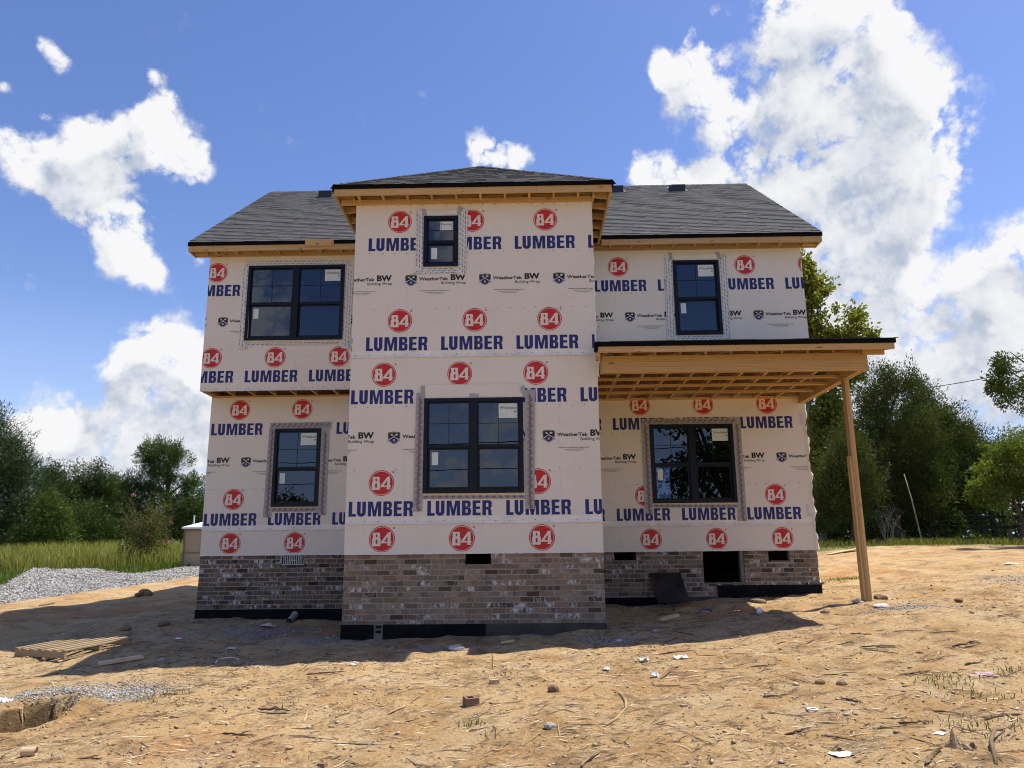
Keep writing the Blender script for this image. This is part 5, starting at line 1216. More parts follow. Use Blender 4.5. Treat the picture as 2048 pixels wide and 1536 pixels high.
tree('broadleaf_tree', 'dark leafy tree between the wood and the round crowned pine', 'tree', 235, 56, [(232,975,26,26),(240,1010,40,40),(215,1030,34,40),(255,1050,40,40)], 'clump', 480, (52, .62, .085), 'leaf_mid', 205, LG, gap=.1, gscale=1.0, power=.33, lump=.18)
tree('evergreen_tree', 'shaded conifer low in the wood behind the meadow', 'tree', 190, 47, [(190,1040,36,44),(170,1070,44,30),(215,1075,40,28),(150,1060,30,36)], 'clump', 300, (60, .70, .16), 'pine', 206, LG, stretch=1.4, asp=.14, align=.8, axis_up=.3)
tree('pine_tree', 'round crowned open pine beside the left corner of the house', 'tree', 330, 50, [(322,905,46,26),(300,925,30,22),(358,925,34,26),(270,960,32,20),(385,965,30,24),(330,950,40,22),(295,985,50,24),(365,1000,46,26),(320,1030,62,24),(400,1030,34,26),(265,1020,34,22),(345,1060,60,18)], 'clump', 900, (52, .50, .15), 'pine', 207, LG, trunk=.24, stretch=1.2, asp=.15, align=.9, axis_up=.6, gap=.15, gscale=1.3, lump=.15)
tree('broadleaf_tree', 'dim leafy tree behind the round crowned pine', 'tree', 410, 58, [(410,1000,40,40),(380,1040,50,40),(440,1040,50,40),(300,1060,60,30)], 'clump', 460, (52, .62, .085), 'leaf_dark', 208, LG, gap=.1, gscale=1.0, power=.33, lump=.18)
tree('broadleaf_tree', 'low leafy tree at the far left end of the meadow', 'tree', 20, 44, [(20,1070,60,34),(-60,1060,70,44),(60,1085,40,24)], 'clump', 340, (52, .62, .085), 'leaf_dark', 209, LG, gap=.1, gscale=1.0, power=.33, lump=.18)
# thicket closing the field behind the single trees
thick = [((x, 62+rng.uniform(-3, 3), z), (3.2, 2.6, 2.2)) for x in np.linspace(-75, -18, 26) for z in (rng.uniform(.6, 1.2), rng.uniform(2.6, 3.6))]
o = broad_leaves('distant_wood', thick, 30000, .22, M['leaf_dark'], None, 240, gap=.1); o['kind'] = 'stuff'
thick = [((x, 66+rng.uniform(-3, 3), z), (3.2, 2.6, 2.0)) for x in np.linspace(24, 62, 20) for z in (1.0, 3.2, 5.4)]
o = broad_leaves('distant_wood', thick, 26000, .24, M['leaf_dark'], None, 241, gap=.1); o['kind'] = 'stuff'

# right hand side
tree('sycamore_tree', 'tall yellow green sycamore rising behind the right corner of the house', 'tree', 1640, 19, [(1590,560,40,44),(1625,590,34,40),(1655,620,34,34),(1690,640,34,30),(1715,668,32,24),(1640,660,40,34),(1680,690,40,26),(1600,640,50,60),(1740,672,14,16),(1612,545,14,26),(1570,520,30,30),(1700,700,30,30),(1640,740,40,40),(1690,745,30,26),(1640,810,44,50),(1660,880,44,60),(1630,950,40,60),(1665,1010,44,44),(1700,940,40,60)], 'clump', 1250, (34, .42, .085), 'leaf_syc', 210, trunk=.24, bark='bark_pale', gap=.3, gscale=1.6, power=.5, asp=.75)
tree('cedar_tree', 'tallest dark green cedar right of the porch post', 'tree', 1790, 15.5, [(1778,775,30,40),(1800,800,50,50),(1745,815,40,50),(1790,870,80,50),(1720,890,60,50),(1850,880,50,50),(1770,940,90,44),(1855,950,60,50),(1700,970,50,50),(1760,1005,70,36),(1830,1000,60,36),(1773,748,12,26),(1815,765,14,22)], 'clump', 1350, (66, .36, .060), 'cedar', 211, trunk=.17, stretch=2.1, asp=.26, align=1.0, axis_up=.75, gap=.55, gscale=1.8, lump=.38)
tree('cedar_tree', 'olive green cedar half hidden behind the porch post', 'tree', 1705, 13.5, [(1700,905,30,50),(1680,950,40,50),(1725,960,36,54),(1700,1005,50,40),(1660,1000,40,44)], 'clump', 620, (60, .30, .055), 'cedar', 212, trunk=.10, stretch=2.1, asp=.26, align=1.0, axis_up=.75, gap=.45, gscale=2.0, lump=.35)
tree('cedar_tree', 'dark cedar with low sweeping boughs over the board fence', 'tree', 1900, 17, [(1880,870,40,40),(1845,800,30,40),(1880,835,36,36),(1925,865,34,30),(1915,900,46,40),(1935,860,30,26),(1900,950,60,40),(1960,930,40,44),(1890,1000,64,36),(1950,990,50,40),(1860,905,34,40),(1975,900,26,30)], 'clump', 1200, (64, .36, .060), 'cedar', 213, trunk=.15, stretch=2.0, asp=.26, align=1.0, axis_up=.45, gap=.5, gscale=1.8, lump=.38)
tree('broadleaf_tree', 'bright vine leaved tree climbing behind the dark cedars', 'tree', 1860, 20, [(1845,850,44,34),(1880,880,40,30),(1905,915,40,26),(1830,820,24,26)], 'clump', 260, (34, .34, .075), 'leaf_light', 214, trunk=.08, gap=.4, asp=.6)
tree('sapling', 'light green sapling leaning over the fence at the right edge', 'tree', 2040, 13, [(2010,905,50,34),(2060,900,44,40),(1985,950,40,34),(2030,960,50,34),(1960,985,26,26),(2070,980,44,50),(1995,1000,30,22)], 'clump', 420, (26, .26, .062), 'leaf_light', 215, trunk=.06, gap=.65, gscale=2.2, axis_up=-.5, align=.6, asp=.36, power=.5)
tree('overhanging_tree', 'leafy boughs reaching in from beyond the right edge', 'tree', 2210, 9, [(2010,730,36,22),(2050,760,44,30),(2000,775,30,22),(2040,810,40,24),(2070,850,26,30),(2110,760,70,70),(2140,690,70,60),(2025,700,14,14),(2180,820,70,70)], 'clump', 800, (26, .26, .062), 'leaf_mid', 216, trunk=.16, gap=.75, gscale=2.0, axis_up=-.4, align=.6, asp=.36, power=.55)
tree('pine_tree', 'small dark distant pine above the sapling', 'tree', 2020, 48, [(2015,890,26,22),(2045,895,22,26),(2030,930,50,30),(2080,910,50,40)], 'clump', 240, (50, .6, .17), 'pine', 217, stretch=1.2, asp=.15, align=.8, axis_up=.5)
for k, (px, lab, rr_) in enumerate(((1690, 'low bramble in the shade between house corner and porch post', 1), (1760, 'low dark bush at the foot of the tallest cedar', 2), (1860, 'dark weedy bush beneath the fence rails', 3), (1960, 'low shaded bush behind the fence at right', 4))):
    tree('bush', lab, 'bush', px, 14.5+k*.6, [(px-35,1040,34,26),(px+20,1045,36,24),(px-5,1030,26,22),(px-60,1052,26,16),(px+55,1050,26,18)], 'clump', 90, (34, .22, .05), 'leaf_mid', 220+k, 'undergrowth below the cedars', trunk=.03, gap=.3)
thick = [((x, 22+rng.uniform(-.8, .8), z), (1.5, 1.0, 1.2)) for x in np.linspace(12.5, 18.5, 7) for z in (.6, 1.9, 3.2)]
o = broad_leaves('background_thicket', thick, 9000, .12, M['leaf_dark'], None, 242, gap=.35); o['kind'] = 'stuff'
# bare dead twigs under the cedars
def twiggy(name, label, cat, px, Y, n, h, seed, mat_, group=None):
    x = P(px, 1060, Y)[0]; z = float(ground_z(x, Y)); t = empty(name, (x, Y, z), label, cat, group); r = np.random.default_rng(seed); mb = MB()
    for k in range(n):
        a = r.uniform(0, 6.28); b = (x+r.normal(0, .10), Y+r.normal(0, .1), z-.02); L = h*r.uniform(.5, 1); sp = r.uniform(.15, .6)
        m1 = (b[0]+math.cos(a)*sp*L*.3, b[1]+math.sin(a)*sp*L*.3, z+L*.55); e = (b[0]+math.cos(a)*sp*L, b[1]+math.sin(a)*sp*L, z+L); mb.tube([b, m1, e], [.016, .011, .004], 4, caps=False)
        for q in range(3):
            s = Vector(m1).lerp(Vector(e), r.uniform(0, .9)); mb.tube([s, s+Vector(r.normal(0, .22, 3))+Vector((0, 0, .12))], [.007, .002], 3, caps=False)
    mb.build('stems', mat_, t); return t
twiggy('dead_bush', 'leafless grey twigs under the tallest cedar', 'bush', 1775, 14.2, 14, 1.5, 301, M['bark_pale'])
# flowering shrub in the meadow
sx, sy, sz = G(287, 1127); sz = float(ground_z(sx, sy)); shrub = empty('flowering_shrub', (sx, sy, sz), 'sparse twiggy shrub with a few pink blooms beside the gravel', 'shrub')
r = np.random.default_rng(400); mb = MB(); tips = []; H = 145*(sy+DIST)/FPX
for k in range(46):
    a = r.uniform(0, 6.28); sp = abs(r.normal(.30, .16)); L = H*r.uniform(.55, 1.05)*(1-.25*sp)
    p0 = Vector((sx+r.normal(0, .07), sy+r.normal(0, .07), sz-.03)); p1 = p0+Vector((math.cos(a)*sp*L*.35, math.sin(a)*sp*L*.35, L*.45)); p2 = p0+Vector((math.cos(a)*sp*L*.9, math.sin(a)*sp*L*.9, L*.85)); p3 = p2+Vector((math.cos(a)*sp*L*.35+r.normal(0, .05), math.sin(a)*sp*L*.35, L*.12))
    mb.tube([p0, p1, p2, p3], [.017, .012, .007, .003], 4, caps=False); tips.append((p1, p2, p3))
    for q in range(4):
        s = p1.lerp(p2, r.uniform(.1, 1)); e = s+Vector((math.cos(a)*.2+r.normal(0, .16), math.sin(a)*.2+r.normal(0, .16), r.uniform(.1, .4))); mb.tube([s, e], [.006, .002], 3, caps=False); tips.append((s, s.lerp(e, .5), e))
mb.build('stems', M['bark'], shrub)
pts = []
for p1, p2, p3 in tips:
    for q in range(10): pts.append(tuple(p1.lerp(p3, r.uniform(.1, 1))+Vector(r.normal(0, .05, 3))))
for q in range(9500): a = r.uniform(0, 6.28); rd = r.uniform(0, .8)*H*.42; pts.append((sx+math.cos(a)*rd, sy+math.sin(a)*rd, sz+abs(r.normal(.12, .26))*H))
pts = np.array(pts); n = len(pts); nv = r.normal(size=(n, 3)); nv /= np.linalg.norm(nv, axis=1)[:, None]; u, w = frame_for(nv, r); s = r.uniform(.022, .05, n)[:, None]
tri_object('foliage', np.stack([pts-u*s, pts+w*s*.5, pts+u*s, pts-w*s*.5], 1), r.uniform(0, 1, n), M['shrub_leaf'], shrub, 4)
for px, py in ((267, 990), (298, 1060), (292, 1070), (342, 1044), (338, 1083)):
    c = np.array(pix_dir(px, py)); t_ = (sy+r.uniform(-.4, .3)-CAM[1])/c[1]; c = CAM+c*t_; k = 34; pp = c+r.normal(0, .040, (k, 3)); nv = r.normal(size=(k, 3)); nv /= np.linalg.norm(nv, axis=1)[:, None]; u, w = frame_for(nv, r); s = r.uniform(.015, .03, k)[:, None]
    tri_object('flower_cluster', np.stack([pp-u*s, pp+w*s*.8, pp+u*s, pp-w*s*.8], 1), r.uniform(0, 1, k), M['pink'], shrub, 4)
# trees behind the photographer, mirrored in the panes
def rear_tree(label, x, y, h, rad, n, seed):
    z = float(ground_z(x, y)); t = empty('oak_tree', (x, y, z), label, 'tree', 'trees behind the photographer'); r = np.random.default_rng(seed); blobs = []
    for k in range(12):
        a = r.uniform(0, 6.28); q = r.uniform(.15, .75)*rad; blobs.append(((x+math.cos(a)*q, y+math.sin(a)*q, z+h*r.uniform(.38, .88)), (rad*.42, rad*.42, rad*.34)))
    mb = MB(); mb.tube([(x, y, z-.1), (x+.1, y, z+h*.3), (x, y, z+h*.8)], [.32, .25, .08], 8)
    for b in blobs: mb.tube([(x, y, z+h*.3), Vector(b[0])], [.13, .04], 5)
    mb.build('trunk', M['bark'], t, True); broad_leaves('crown', blobs, n, .15, M['leaf_dark'], t, seed, gap=.5, gscale=1.2)
rear_tree('big oak mirrored in the porch window', 10.0, -21, 12.5, 4.6, 9000, 501); rear_tree('tree mirrored low in the left window', -17.5, -40, 6.5, 3.6, 4000, 502)
rear_tree('smaller oak mirrored beside the big oak', 17, -25, 10, 4.2, 5000, 503); rear_tree('tree reflected at the bottom of the left pane', -24, -46, 7, 4, 3500, 504)

# ================================================================== OTHER THINGS
# beige shed with white roof
sy0 = 17.0; sx0 = P(367, 1080, sy0)[0]; szt = P(367, 1056, sy0)[1]; sg = float(ground_z(sx0+1, sy0)); szr = P(400, 1041, sy0)[1]
M['beige'] = plain('beige_siding', (.40, .29, .18), .6, .08, 2, .3); M['beige_trim'] = plain('beige_trim', (.24, .165, .095), .6, .1, 3); M['white_metal'] = plain('white_roof_metal', (.80, .82, .84), .4, .06, 3, .4)
shed = empty('garden_shed', (sx0+1.1, sy0+.8, sg), 'beige box shed with white metal roof at the house corner', 'shed')
mb = MB(); mb.box(sx0+.02, sx0+2.2, sy0+.02, sy0+1.7, sg-.1, szt-.01); mb.build('wall', M['beige'], shed)
mb = MB()
for a, b, c, d in ((0, .05, sg-.1, szt-.03), (.72, .78, sg+.02, szt-.03), (1.5, 1.56, sg+.02, szt-.03), (2.15, 2.2, sg-.1, szt-.03)): mb.box(sx0+a, sx0+b, sy0-.02, sy0+.018, c, d)
mb.build_pieces('corner_trim', M['beige_trim'], shed); mb = MB(); zz = sg+(szt-sg)*.36; mb.box(sx0+.052, sx0+.718, sy0-.012, sy0+.018, zz-.02, zz+.02); mb.box(sx0+.052, sx0+2.148, sy0-.016, sy0+.018, szt-.12, szt-.035); mb.build_pieces('rail_trim', M['beige_trim'], shed)
mb = MB(); mb.hexa([(sx0-.06,sy0-.10,szt-.03),(sx0+2.3,sy0-.10,szt-.03),(sx0+2.3,sy0+1.8,szt-.03),(sx0-.06,sy0+1.8,szt-.03),(sx0-.06,sy0-.10,szt+.03),(sx0+2.3,sy0-.10,szt+.03),(sx0+1.7,sy0+1.2,szr+.1),(sx0+.6,sy0+1.2,szr+.1)]); mb.build('roof', M['white_metal'], shed)
mb = MB(); xx = P(388, 1040, sy0+.5)[0]; mb.tube([(xx, sy0+.5, szt), (xx, sy0+.5, szr+.22)], .035, 8); mb.build('vent_pipe', M['metal'], shed)

# pallet
c0, c1, c2 = Vector(G(128, 1322)), Vector(G(266, 1293)), Vector(G(80, 1299)); ex = (c1-c0); ex.z = 0; ex = ex.normalized(); ey = Vector((-ex.y, ex.x, 0)); W_, D_ = 1.22, 1.02
sc_ = (c1-c0).length; W_ = sc_; D_ = max(.95, min(1.25, (c2-c0).dot(ey)))
pc = c0+ex*W_/2+ey*D_/2; pz = float(base_ground(pc.x, pc.y))+.02; tiltx = (float(base_ground(c1.x, c1.y))-float(base_ground(c0.x, c0.y)))/W_; tilty = (float(base_ground(*(c0+ey*D_)[:2]))-float(base_ground(c0.x, c0.y)))/D_
pal = empty('wooden_pallet', (pc.x, pc.y, pz), 'weathered wooden pallet lying half in shadow left of the house', 'pallet')
M['pallet'] = wood('pallet_wood', 0, (.40, .31, .19), (.24, .17, .10), True, .8); M['board_pale'] = wood('pale_board', 0, (.66, .50, .29), (.50, .36, .19), True, .7)
def pbox(u0, u1, v0, v1, h0, h1, nm):
    q = []
    for h in (h0, h1):
        for u, v in ((u0, v0), (u1, v0), (u1, v1), (u0, v1)): p = c0+ex*u+ey*v; q.append((p.x, p.y, pz+tiltx*(u-W_/2)+tilty*(v-D_/2)+h))
    mb = MB(); mb.hexa(q); mb.build(nm, M['pallet'], pal)
nb_ = 7
for k in range(nb_): v0 = k*(D_-.088)/(nb_-1); pbox(-.01*(k % 3), W_+.012*((k*2) % 3), v0, v0+.088, .112, .130, 'deck_board')
for u in (0, W_/2-.02, W_-.04): pbox(u, u+.04, .005, D_-.005, .020, .110, 'stringer')
for k in range(4): v0 = k*(D_-.09)/3; pbox(0, W_, v0, v0+.09, 0, .018, 'bottom_board')

def ground_board(name, label, cat, pa, pb, w, h, m, group=None, lift=.012, roll=.1):
    a, b = G(*pa), G(*pb); mb = MB(); mid = [(a[i]+b[i])/2 for i in range(3)]
    mb.bar((a[0], a[1], a[2]+h/2+lift), (b[0], b[1], b[2]+h/2+lift), w, h, 0, (0, 0, 1), roll); o = mb.build(name, m, None, org=mid); tag(o, label, cat, group)
    # lay grain along the board
    return o
def axis_board(name, label, cat, pa, pb, w, h, m, roll=.1, lift=.012, group=None):
    a, b = Vector(G(*pa)), Vector(G(*pb)); L = (b-a).length; mb = MB(); r = np.random.default_rng(int(pa[0])); y0, y1 = -w/2, w/2
    q = []
    for z in (0, h):
        for x, y in ((-L/2, y0), (L/2+r.normal(0, .01), y0*r.uniform(.8, 1.1)), (L/2, y1), (-L/2, y1*r.uniform(.8, 1.1))): q.append((x, y, z))
    mb.hexa(q); o = mb.build(name, m); d = (b-a).normalized(); rot = Matrix.Rotation(roll, 3, 'X'); qx = d.to_track_quat('X', 'Z').to_matrix() @ rot
    o.matrix_world = Matrix.Translation((a+b)/2+Vector((0, 0, lift))) @ qx.to_4x4(); return tag(o, label, cat, group)
axis_board('plank', 'pale sawn board lying in shade beside the pallet', 'board', (197, 1331), (286, 1317), .10, .035, M['board_pale'])
axis_board('plank', 'yellow board lying on the dirt behind the porch post', 'board', (1657, 1109), (1716, 1103), .30, .02, M['board_pale'], 0)
axis_board('plank', 'small pale lumber offcut in the porch shadow', 'board', (1319, 1241), (1357, 1233), .09, .035, M['board_pale'])
axis_board('plank', 'short pale offcut at the shadow edge before the bay', 'board', (1003, 1288), (1028, 1287), .06, .03, M['board_pale'])
axis_board('plank', 'long thin weathered board lying far right near the grass', 'board', (1935, 1081), (1998, 1082), .12, .02, M['wood_grey'], 0)
axis_board('plank', 'grey lath by the gravel drive in the house shadow', 'board', (80, 1210), (108, 1206), .06, .02, M['wood_grey'])
# sticks and roots: bent tapering shapes at measured places
M['stick_dark'] = wood('dark_stick', 0, (.135, .095, .062), (.06, .04, .026), False, .9); M['stick_pale'] = wood('pale_stick', 0, (.50, .38, .23), (.33, .235, .13), False, .85); M['stick_mid'] = wood('brown_stick', 0, (.27, .19, .115), (.14, .095, .055), False, .9); M['stick_red'] = wood('reddish_stick', 0, (.23, .10, .06), (.11, .05, .03), False, .85)
def stick_mesh(L, rad, seed, flat=1.0, fork=0, jag=True):
    """a knobbly split stick: uneven rings, kinked axis, torn ends"""
    r = np.random.default_rng(seed); n = 11; rad = rad*.62; pts = []; y = 0; bow = r.normal(0, .06)*L; kink = r.integers(3, 8); ka = r.normal(0, .10)
    for i in range(n):
        t = i/(n-1); y += r.normal(0, .008)*L
        pts.append(Vector(((t-.5)*L, y+bow*math.sin(t*3.1)+(ka*(t-kink/(n-1))*L if i > kink else 0), rad*.6+abs(r.normal(0, .35))*rad+(.02*L*math.sin(t*3.1) if seed % 3 == 0 else 0))))
    mb = MB(); seg = 6; shape = r.uniform(.6, 1.35, seg); shape[r.integers(0, seg)] *= .55; n0 = 0
    for i, p in enumerate(pts):
        t = i/(n-1); k = rad*(1.15-.55*t)*r.uniform(.75, 1.25)*(1 if 0 < i < n-1 else r.uniform(.25, .55))
        for j in range(seg):
            a = 2*math.pi*j/seg+t*1.5; q = k*shape[j]*r.uniform(.85, 1.15); mb.v.append((p.x+(r.normal(0, .02)*L if i in (0, n-1) else 0), p.y+q*math.cos(a), p.z+q*math.sin(a)*.8))
    for i in range(n-1):
        for j in range(seg): a0 = i*seg+j; a1 = i*seg+(j+1) % seg; mb.f.append((a0, a1, a1+seg, a0+seg)); mb.m.append(0); mb.c.append(None)
    for c in (tuple(range(seg))[::-1], tuple((n-1)*seg+j for j in range(seg))): mb.f.append(c); mb.m.append(0); mb.c.append(None)
    for k in range(fork):
        i = int(r.integers(3, 8)); a = pts[i]; s = r.choice([-1, 1]); e = a+Vector((L*r.uniform(.12, .28), s*L*r.uniform(.06, .18), rad*r.uniform(0, 2))); mb.tube([a, a.lerp(e, .5)+Vector((0, 0, rad*.5)), e], [rad*.5, rad*.35, rad*.1], 4)
    return mb
def stick(pa, pb, rad, m, label, seed, fork=0, name='stick', cat='stick', group=None):
    a, b = Vector(G(*pa)), Vector(G(*pb)); o = stick_mesh((b-a).length, rad, seed, fork=fork).build(name, M[m], None, False); d = (b-a).normalized()
    o.matrix_world = Matrix.Translation((a+b)/2+Vector((0, 0, .002))) @ d.to_track_quat('X', 'Z').to_matrix().to_4x4(); return tag(o, label, cat, group)
ST = [((517,1423),(582,1425),.030,'stick_dark','dark flat bark stick left of the forked pale stick',0),((443,1469),(512,1477),.020,'stick_dark','dark knobbly stick alone in the left foreground',1),((608,1440),(626,1413),.016,'stick_pale','pale split stick pointing towards the bay',1),
 ((614,1353),(688,1354),.018,'stick_red','reddish stick with dark end in front of the bay corner',0),((1212,1448),(1238,1383),.020,'stick_pale','long pale splintered stick pointing at the bay window',0),((1163,1534),(1200,1505),.022,'stick_mid','broken brown stick crossing the bottom edge left of centre right',1),
 ((1718,1296),(1795,1294),.022,'stick_dark','long dark stick right of the porch post',0),((1905,1295),(1960,1287),.028,'stick_dark','bundle like dark branch near the right edge',2),((1930,1331),(1966,1325),.022,'stick_mid','short thick stick with pale end at right',0),
 ((1810,1345),(1862,1343),.014,'stick_dark','thin dark curved stick above the pink tape',1),((1645,1346),(1698,1350),.016,'stick_dark','dark crooked stick left of the thin curved one',1),((1680,1399),(1724,1408),.018,'stick_dark','dark forked debris stick in the right foreground',2),
 ((1866,1424),(1922,1432),.014,'stick_dark','dark stick above the white paper scrap',0),((1970,1441),(2046,1437),.026,'stick_mid','thick grey brown branch at the right edge',1),((1890,1450),(1958,1461),.014,'stick_pale','straw coloured stick left of the stump',0),
 ((1796,1446),(1868,1447),.018,'stick_dark','dark double stick left of the paper scrap',2),((1648,1467),(1716,1476),.014,'stick_mid','brown stick behind the folded white paper',1),((1570,1460),(1620,1449),.016,'stick_dark','dark bent twig left of the white ring',1),
 ((1526,1396),(1566,1394),.018,'stick_dark','dark twig at the right of the leaf pile',0),((1568,1390),(1604,1377),.018,'stick_mid','brown stick leaning up the slope',1),((1500,1335),(1556,1330),.014,'stick_dark','thin dark twig below the white crumpled paper',0),
 ((1322,1358),(1358,1334),.020,'stick_mid','brown branch beside the white rag at mid right',1),((1248,1356),(1290,1358),.011,'stick_pale','short straw coloured stick in mid foreground',0),((938,1464),(984,1457),.013,'stick_pale','pale thin stick low in the centre',0),
 ((776,1422),(812,1407),.015,'stick_pale','pale wedge shaped stick left of the hollow brick',0),((810,1437),(838,1427),.013,'stick_mid','crooked twig below the pale wedge stick',1),((670,1430),(702,1420),.013,'stick_mid','three pronged twig in left centre foreground',2),
 ((1076,1430),(1104,1416),.012,'stick_mid','stubby twig right of the hollow brick',0),((1362,1473),(1440,1493),.011,'stick_pale','long straight thin stick in lower right centre',0),((1856,1535),(1886,1508),.036,'stick_mid','thick cut stick end at the bottom edge near right',0),
 ((286,1448),(330,1430),.014,'stick_mid','frayed root on the left slope',2),((280,1404),(312,1388),.010,'stick_mid','small twig near the gravel patch',1),((325,1392),(360,1394),.020,'stick_pale','pale wedge of wood right of the gravel patch',0),
 ((150,1522),(208,1518),.014,'stick_dark','dark root in the lower left corner',2),((95,1533),(108,1505),.012,'stick_mid','short twig beside the tan cardboard roll',1),((340,1436),(360,1440),.010,'stick_dark','tiny dark twig on the left slope',0),
 ((1860,1267),(1920,1264),.010,'stick_dark','fine dark twig high on the right slope',0),((1700,1267),(1742,1270),.016,'stick_mid','cluster twig below the porch post',2),((1995,1238),(2026,1236),.012,'stick_dark','slender twig at the far right slope',0),
 ((1790,1264),(1846,1262),.012,'stick_dark','curved dark twig right of the twig cluster',1),((1310,1288),(1336,1284),.012,'stick_mid','short twig at the porch shadow edge',0),((955,1297),(978,1306),.016,'stick_mid','slanting stub beside the pale offcut',0),
 ((986,1338),(1030,1328),.010,'stick_pale','bent straw twig at the foot of the thin stake',1),((1320,1310),(1392,1304),.013,'stick_dark','long dark twig left of the crumpled white scraps',0),((20,1304),(74,1302),.016,'stick_mid','dry branch at the pallet in sunlight',2)]
for k, (pa, pb, rd, m, lab, fk) in enumerate(ST): stick(pa, pb, rd, m, lab, 600+k, fk)
# many like twigs: shared shapes, one object each
protos = [stick_mesh(1.0, .034+.010*(k % 3), 700+k, fork=k % 3).build('twig', M[('stick_dark', 'stick_mid', 'stick_mid', 'stick_pale')[k % 4]], None, False) for k in range(8)]
r = np.random.default_rng(909); tx, ty = near_points(150, 911, -7.5, 9, -6.6, 1.2)
for k, (x, y) in enumerate(zip(tx, ty)):
    p = protos[k % 8]; o = p if k < 8 else p.copy()
    if k >= 8: col.objects.link(o)
    s = r.uniform(.12, .42); z = float(ground_z(x, y)); th = r.normal(.1, .55) if r.uniform() < .7 else r.uniform(0, 6.28); dz = float(ground_z(x+math.cos(th)*s*.4, y+math.sin(th)*s*.4))-float(ground_z(x-math.cos(th)*s*.4, y-math.sin(th)*s*.4))
    o.location = (x, y, z+.003); o.rotation_euler = (0, -math.atan2(dz, s*.8), th); o.scale = (s, s*.6, s*.6); tag(o, 'small dry twig scattered on the bare dirt', 'twig', 'small dry twigs scattered over the dirt')
# stones and brick fragments
def rock(name, label, cat, px, py, w, m, seed, h=.6, group=None, sink=.25):
    x, y, z = G(px, py); bm = bmesh.new(); bmesh.ops.create_icosphere(bm, subdivisions=2, radius=1); rr = np.random.default_rng(seed); off = rr.uniform(0, 50, 3)
    for v in bm.verts:
        q = np.array(v.co)+off; k = 1+.22*noise3(q[None], 1.6, seed)[0]+.1*noise3(q[None], 4, seed+1)[0]; v.co *= k; v.co.z *= h; v.co.y *= .75
    me = bpy.data.meshes.new(name); bm.to_mesh(me); bm.free(); me.materials.append(m); o = bpy.data.objects.new(name, me); col.objects.link(o); o.scale = (w,)*3; o.rotation_euler = (0, 0, rr.uniform(0, 6)); o.location = (x, y, z+w*h*(1-sink*2)); return tag(o, label, cat, group)
M['rock_brown'] = plain('brown_stone', (.24, .165, .105), .95, .35, 3, .1, .6); M['rock_grey'] = plain('grey_stone', (.40, .37, .33), .95, .3, 4, .1, .6); M['mortar_lump'] = plain('pale_mortar', (.56, .52, .45), .95, .2, 6, .1, .6)
for a in [('larger brown rock in the shade left of the house', 291, 1190, .17, 'rock_brown', .55), ('smaller brown rock beside the larger one', 277, 1192, .10, 'rock_brown', .5), ('brown stone in shadow between pallet and brick wall', 327, 1256, .10, 'rock_brown', .7), ('dark stone in shadow left of the brown stone', 252, 1262, .09, 'rock_brown', .5),
          ('reddish angular stone in the centre foreground', 1107, 1385, .065, 'rock_brown', .7), ('grey log like lump before the right brick wall', 1516, 1205, .15, 'rock_brown', .35), ('pale pebble left of the grey log lump', 1310, 1264, .05, 'rock_grey', .6), ('brown clod near the foot of the porch post', 1650, 1227, .08, 'rock_brown', .5),
          ('reddish clod on the slope right of the post', 1918, 1206, .07, 'rock_brown', .5), ('dark earth clump just right of the porch post', 1762, 1197, .13, 'rock_brown', .45), ('white mortar spill below the porch post', 1760, 1220, .13, 'mortar_lump', .3), ('second mortar spill nearer the post foot', 1716, 1209, .09, 'mortar_lump', .3),
          ('whitish mortar heap at the shadow edge', 915, 1293, .16, 'mortar_lump', .28), ('lone brown stone low on the right', 1683, 1366, .06, 'rock_brown', .6), ('grey stone in the bay shadow left', 323, 1322, .06, 'rock_grey', .5), ('rounded stone below the leaf pile', 1100, 1457, .05, 'rock_grey', .6), ('pair like brown stone on the right slope', 1640, 1366, .05, 'rock_brown', .6)]:
    lab, px, py, w, m, h = a; rock('stone', lab, 'stone', px, py, w, M[m], int(px), h)
# hollow broken brick, brick offcuts
def brick_piece(name, label, px, py, rot, hollow, s=1.0, m=None, tilt=0.0):
    x, y, z = G(px, py); mb = MB(); L, Wd, Hh = .11*s, .09*s, .07*s
    if hollow:
        t = .024; mb.box(-L/2, L/2, -Wd/2, -Wd/2+t, 0, Hh); mb.box(-L/2, L/2, Wd/2-t, Wd/2, 0, Hh); mb.box(-L/2, -L/2+t, -Wd/2+t, Wd/2-t, 0, Hh); mb.box(L/2-t*1.4, L/2, -Wd/2+t, Wd/2-t, 0, Hh*.94); mb.box(-L/2+t, L/2-t*1.4, -Wd/2+t, Wd/2-t, 0, .012); mb.hexa([(L/2,-Wd/2,0),(L/2+.025,-Wd/4,0),(L/2+.02,Wd/4,0),(L/2,Wd/2,0),(L/2,-Wd/2,Hh*.9),(L/2+.018,-Wd/4,Hh*.8),(L/2+.015,Wd/4,Hh*.7),(L/2,Wd/2,Hh*.9)])
    else: mb.hexa([(-L/2,-Wd/2,0),(L/2,-Wd/2,0),(L/2*.9,Wd/2,0),(-L/2,Wd/2,0),(-L/2*.9,-Wd/2,Hh*.7),(L/2*.95,-Wd/2,Hh*.75),(L/2*.8,Wd/2*.9,Hh*.62),(-L/2,Wd/2,Hh*.72)])
    o = mb.build(name, m); o.location = (x, y, z-.006); o.rotation_euler = (tilt, 0, rot); return tag(o, label, 'brick')
M['brick_frag'] = plain('brown_brick', (.23, .145, .10), .9, .25, 12, .1, .6); M['brick_tan'] = plain('tan_brick', (.46, .33, .21), .9, .2, 12, .1, .5)
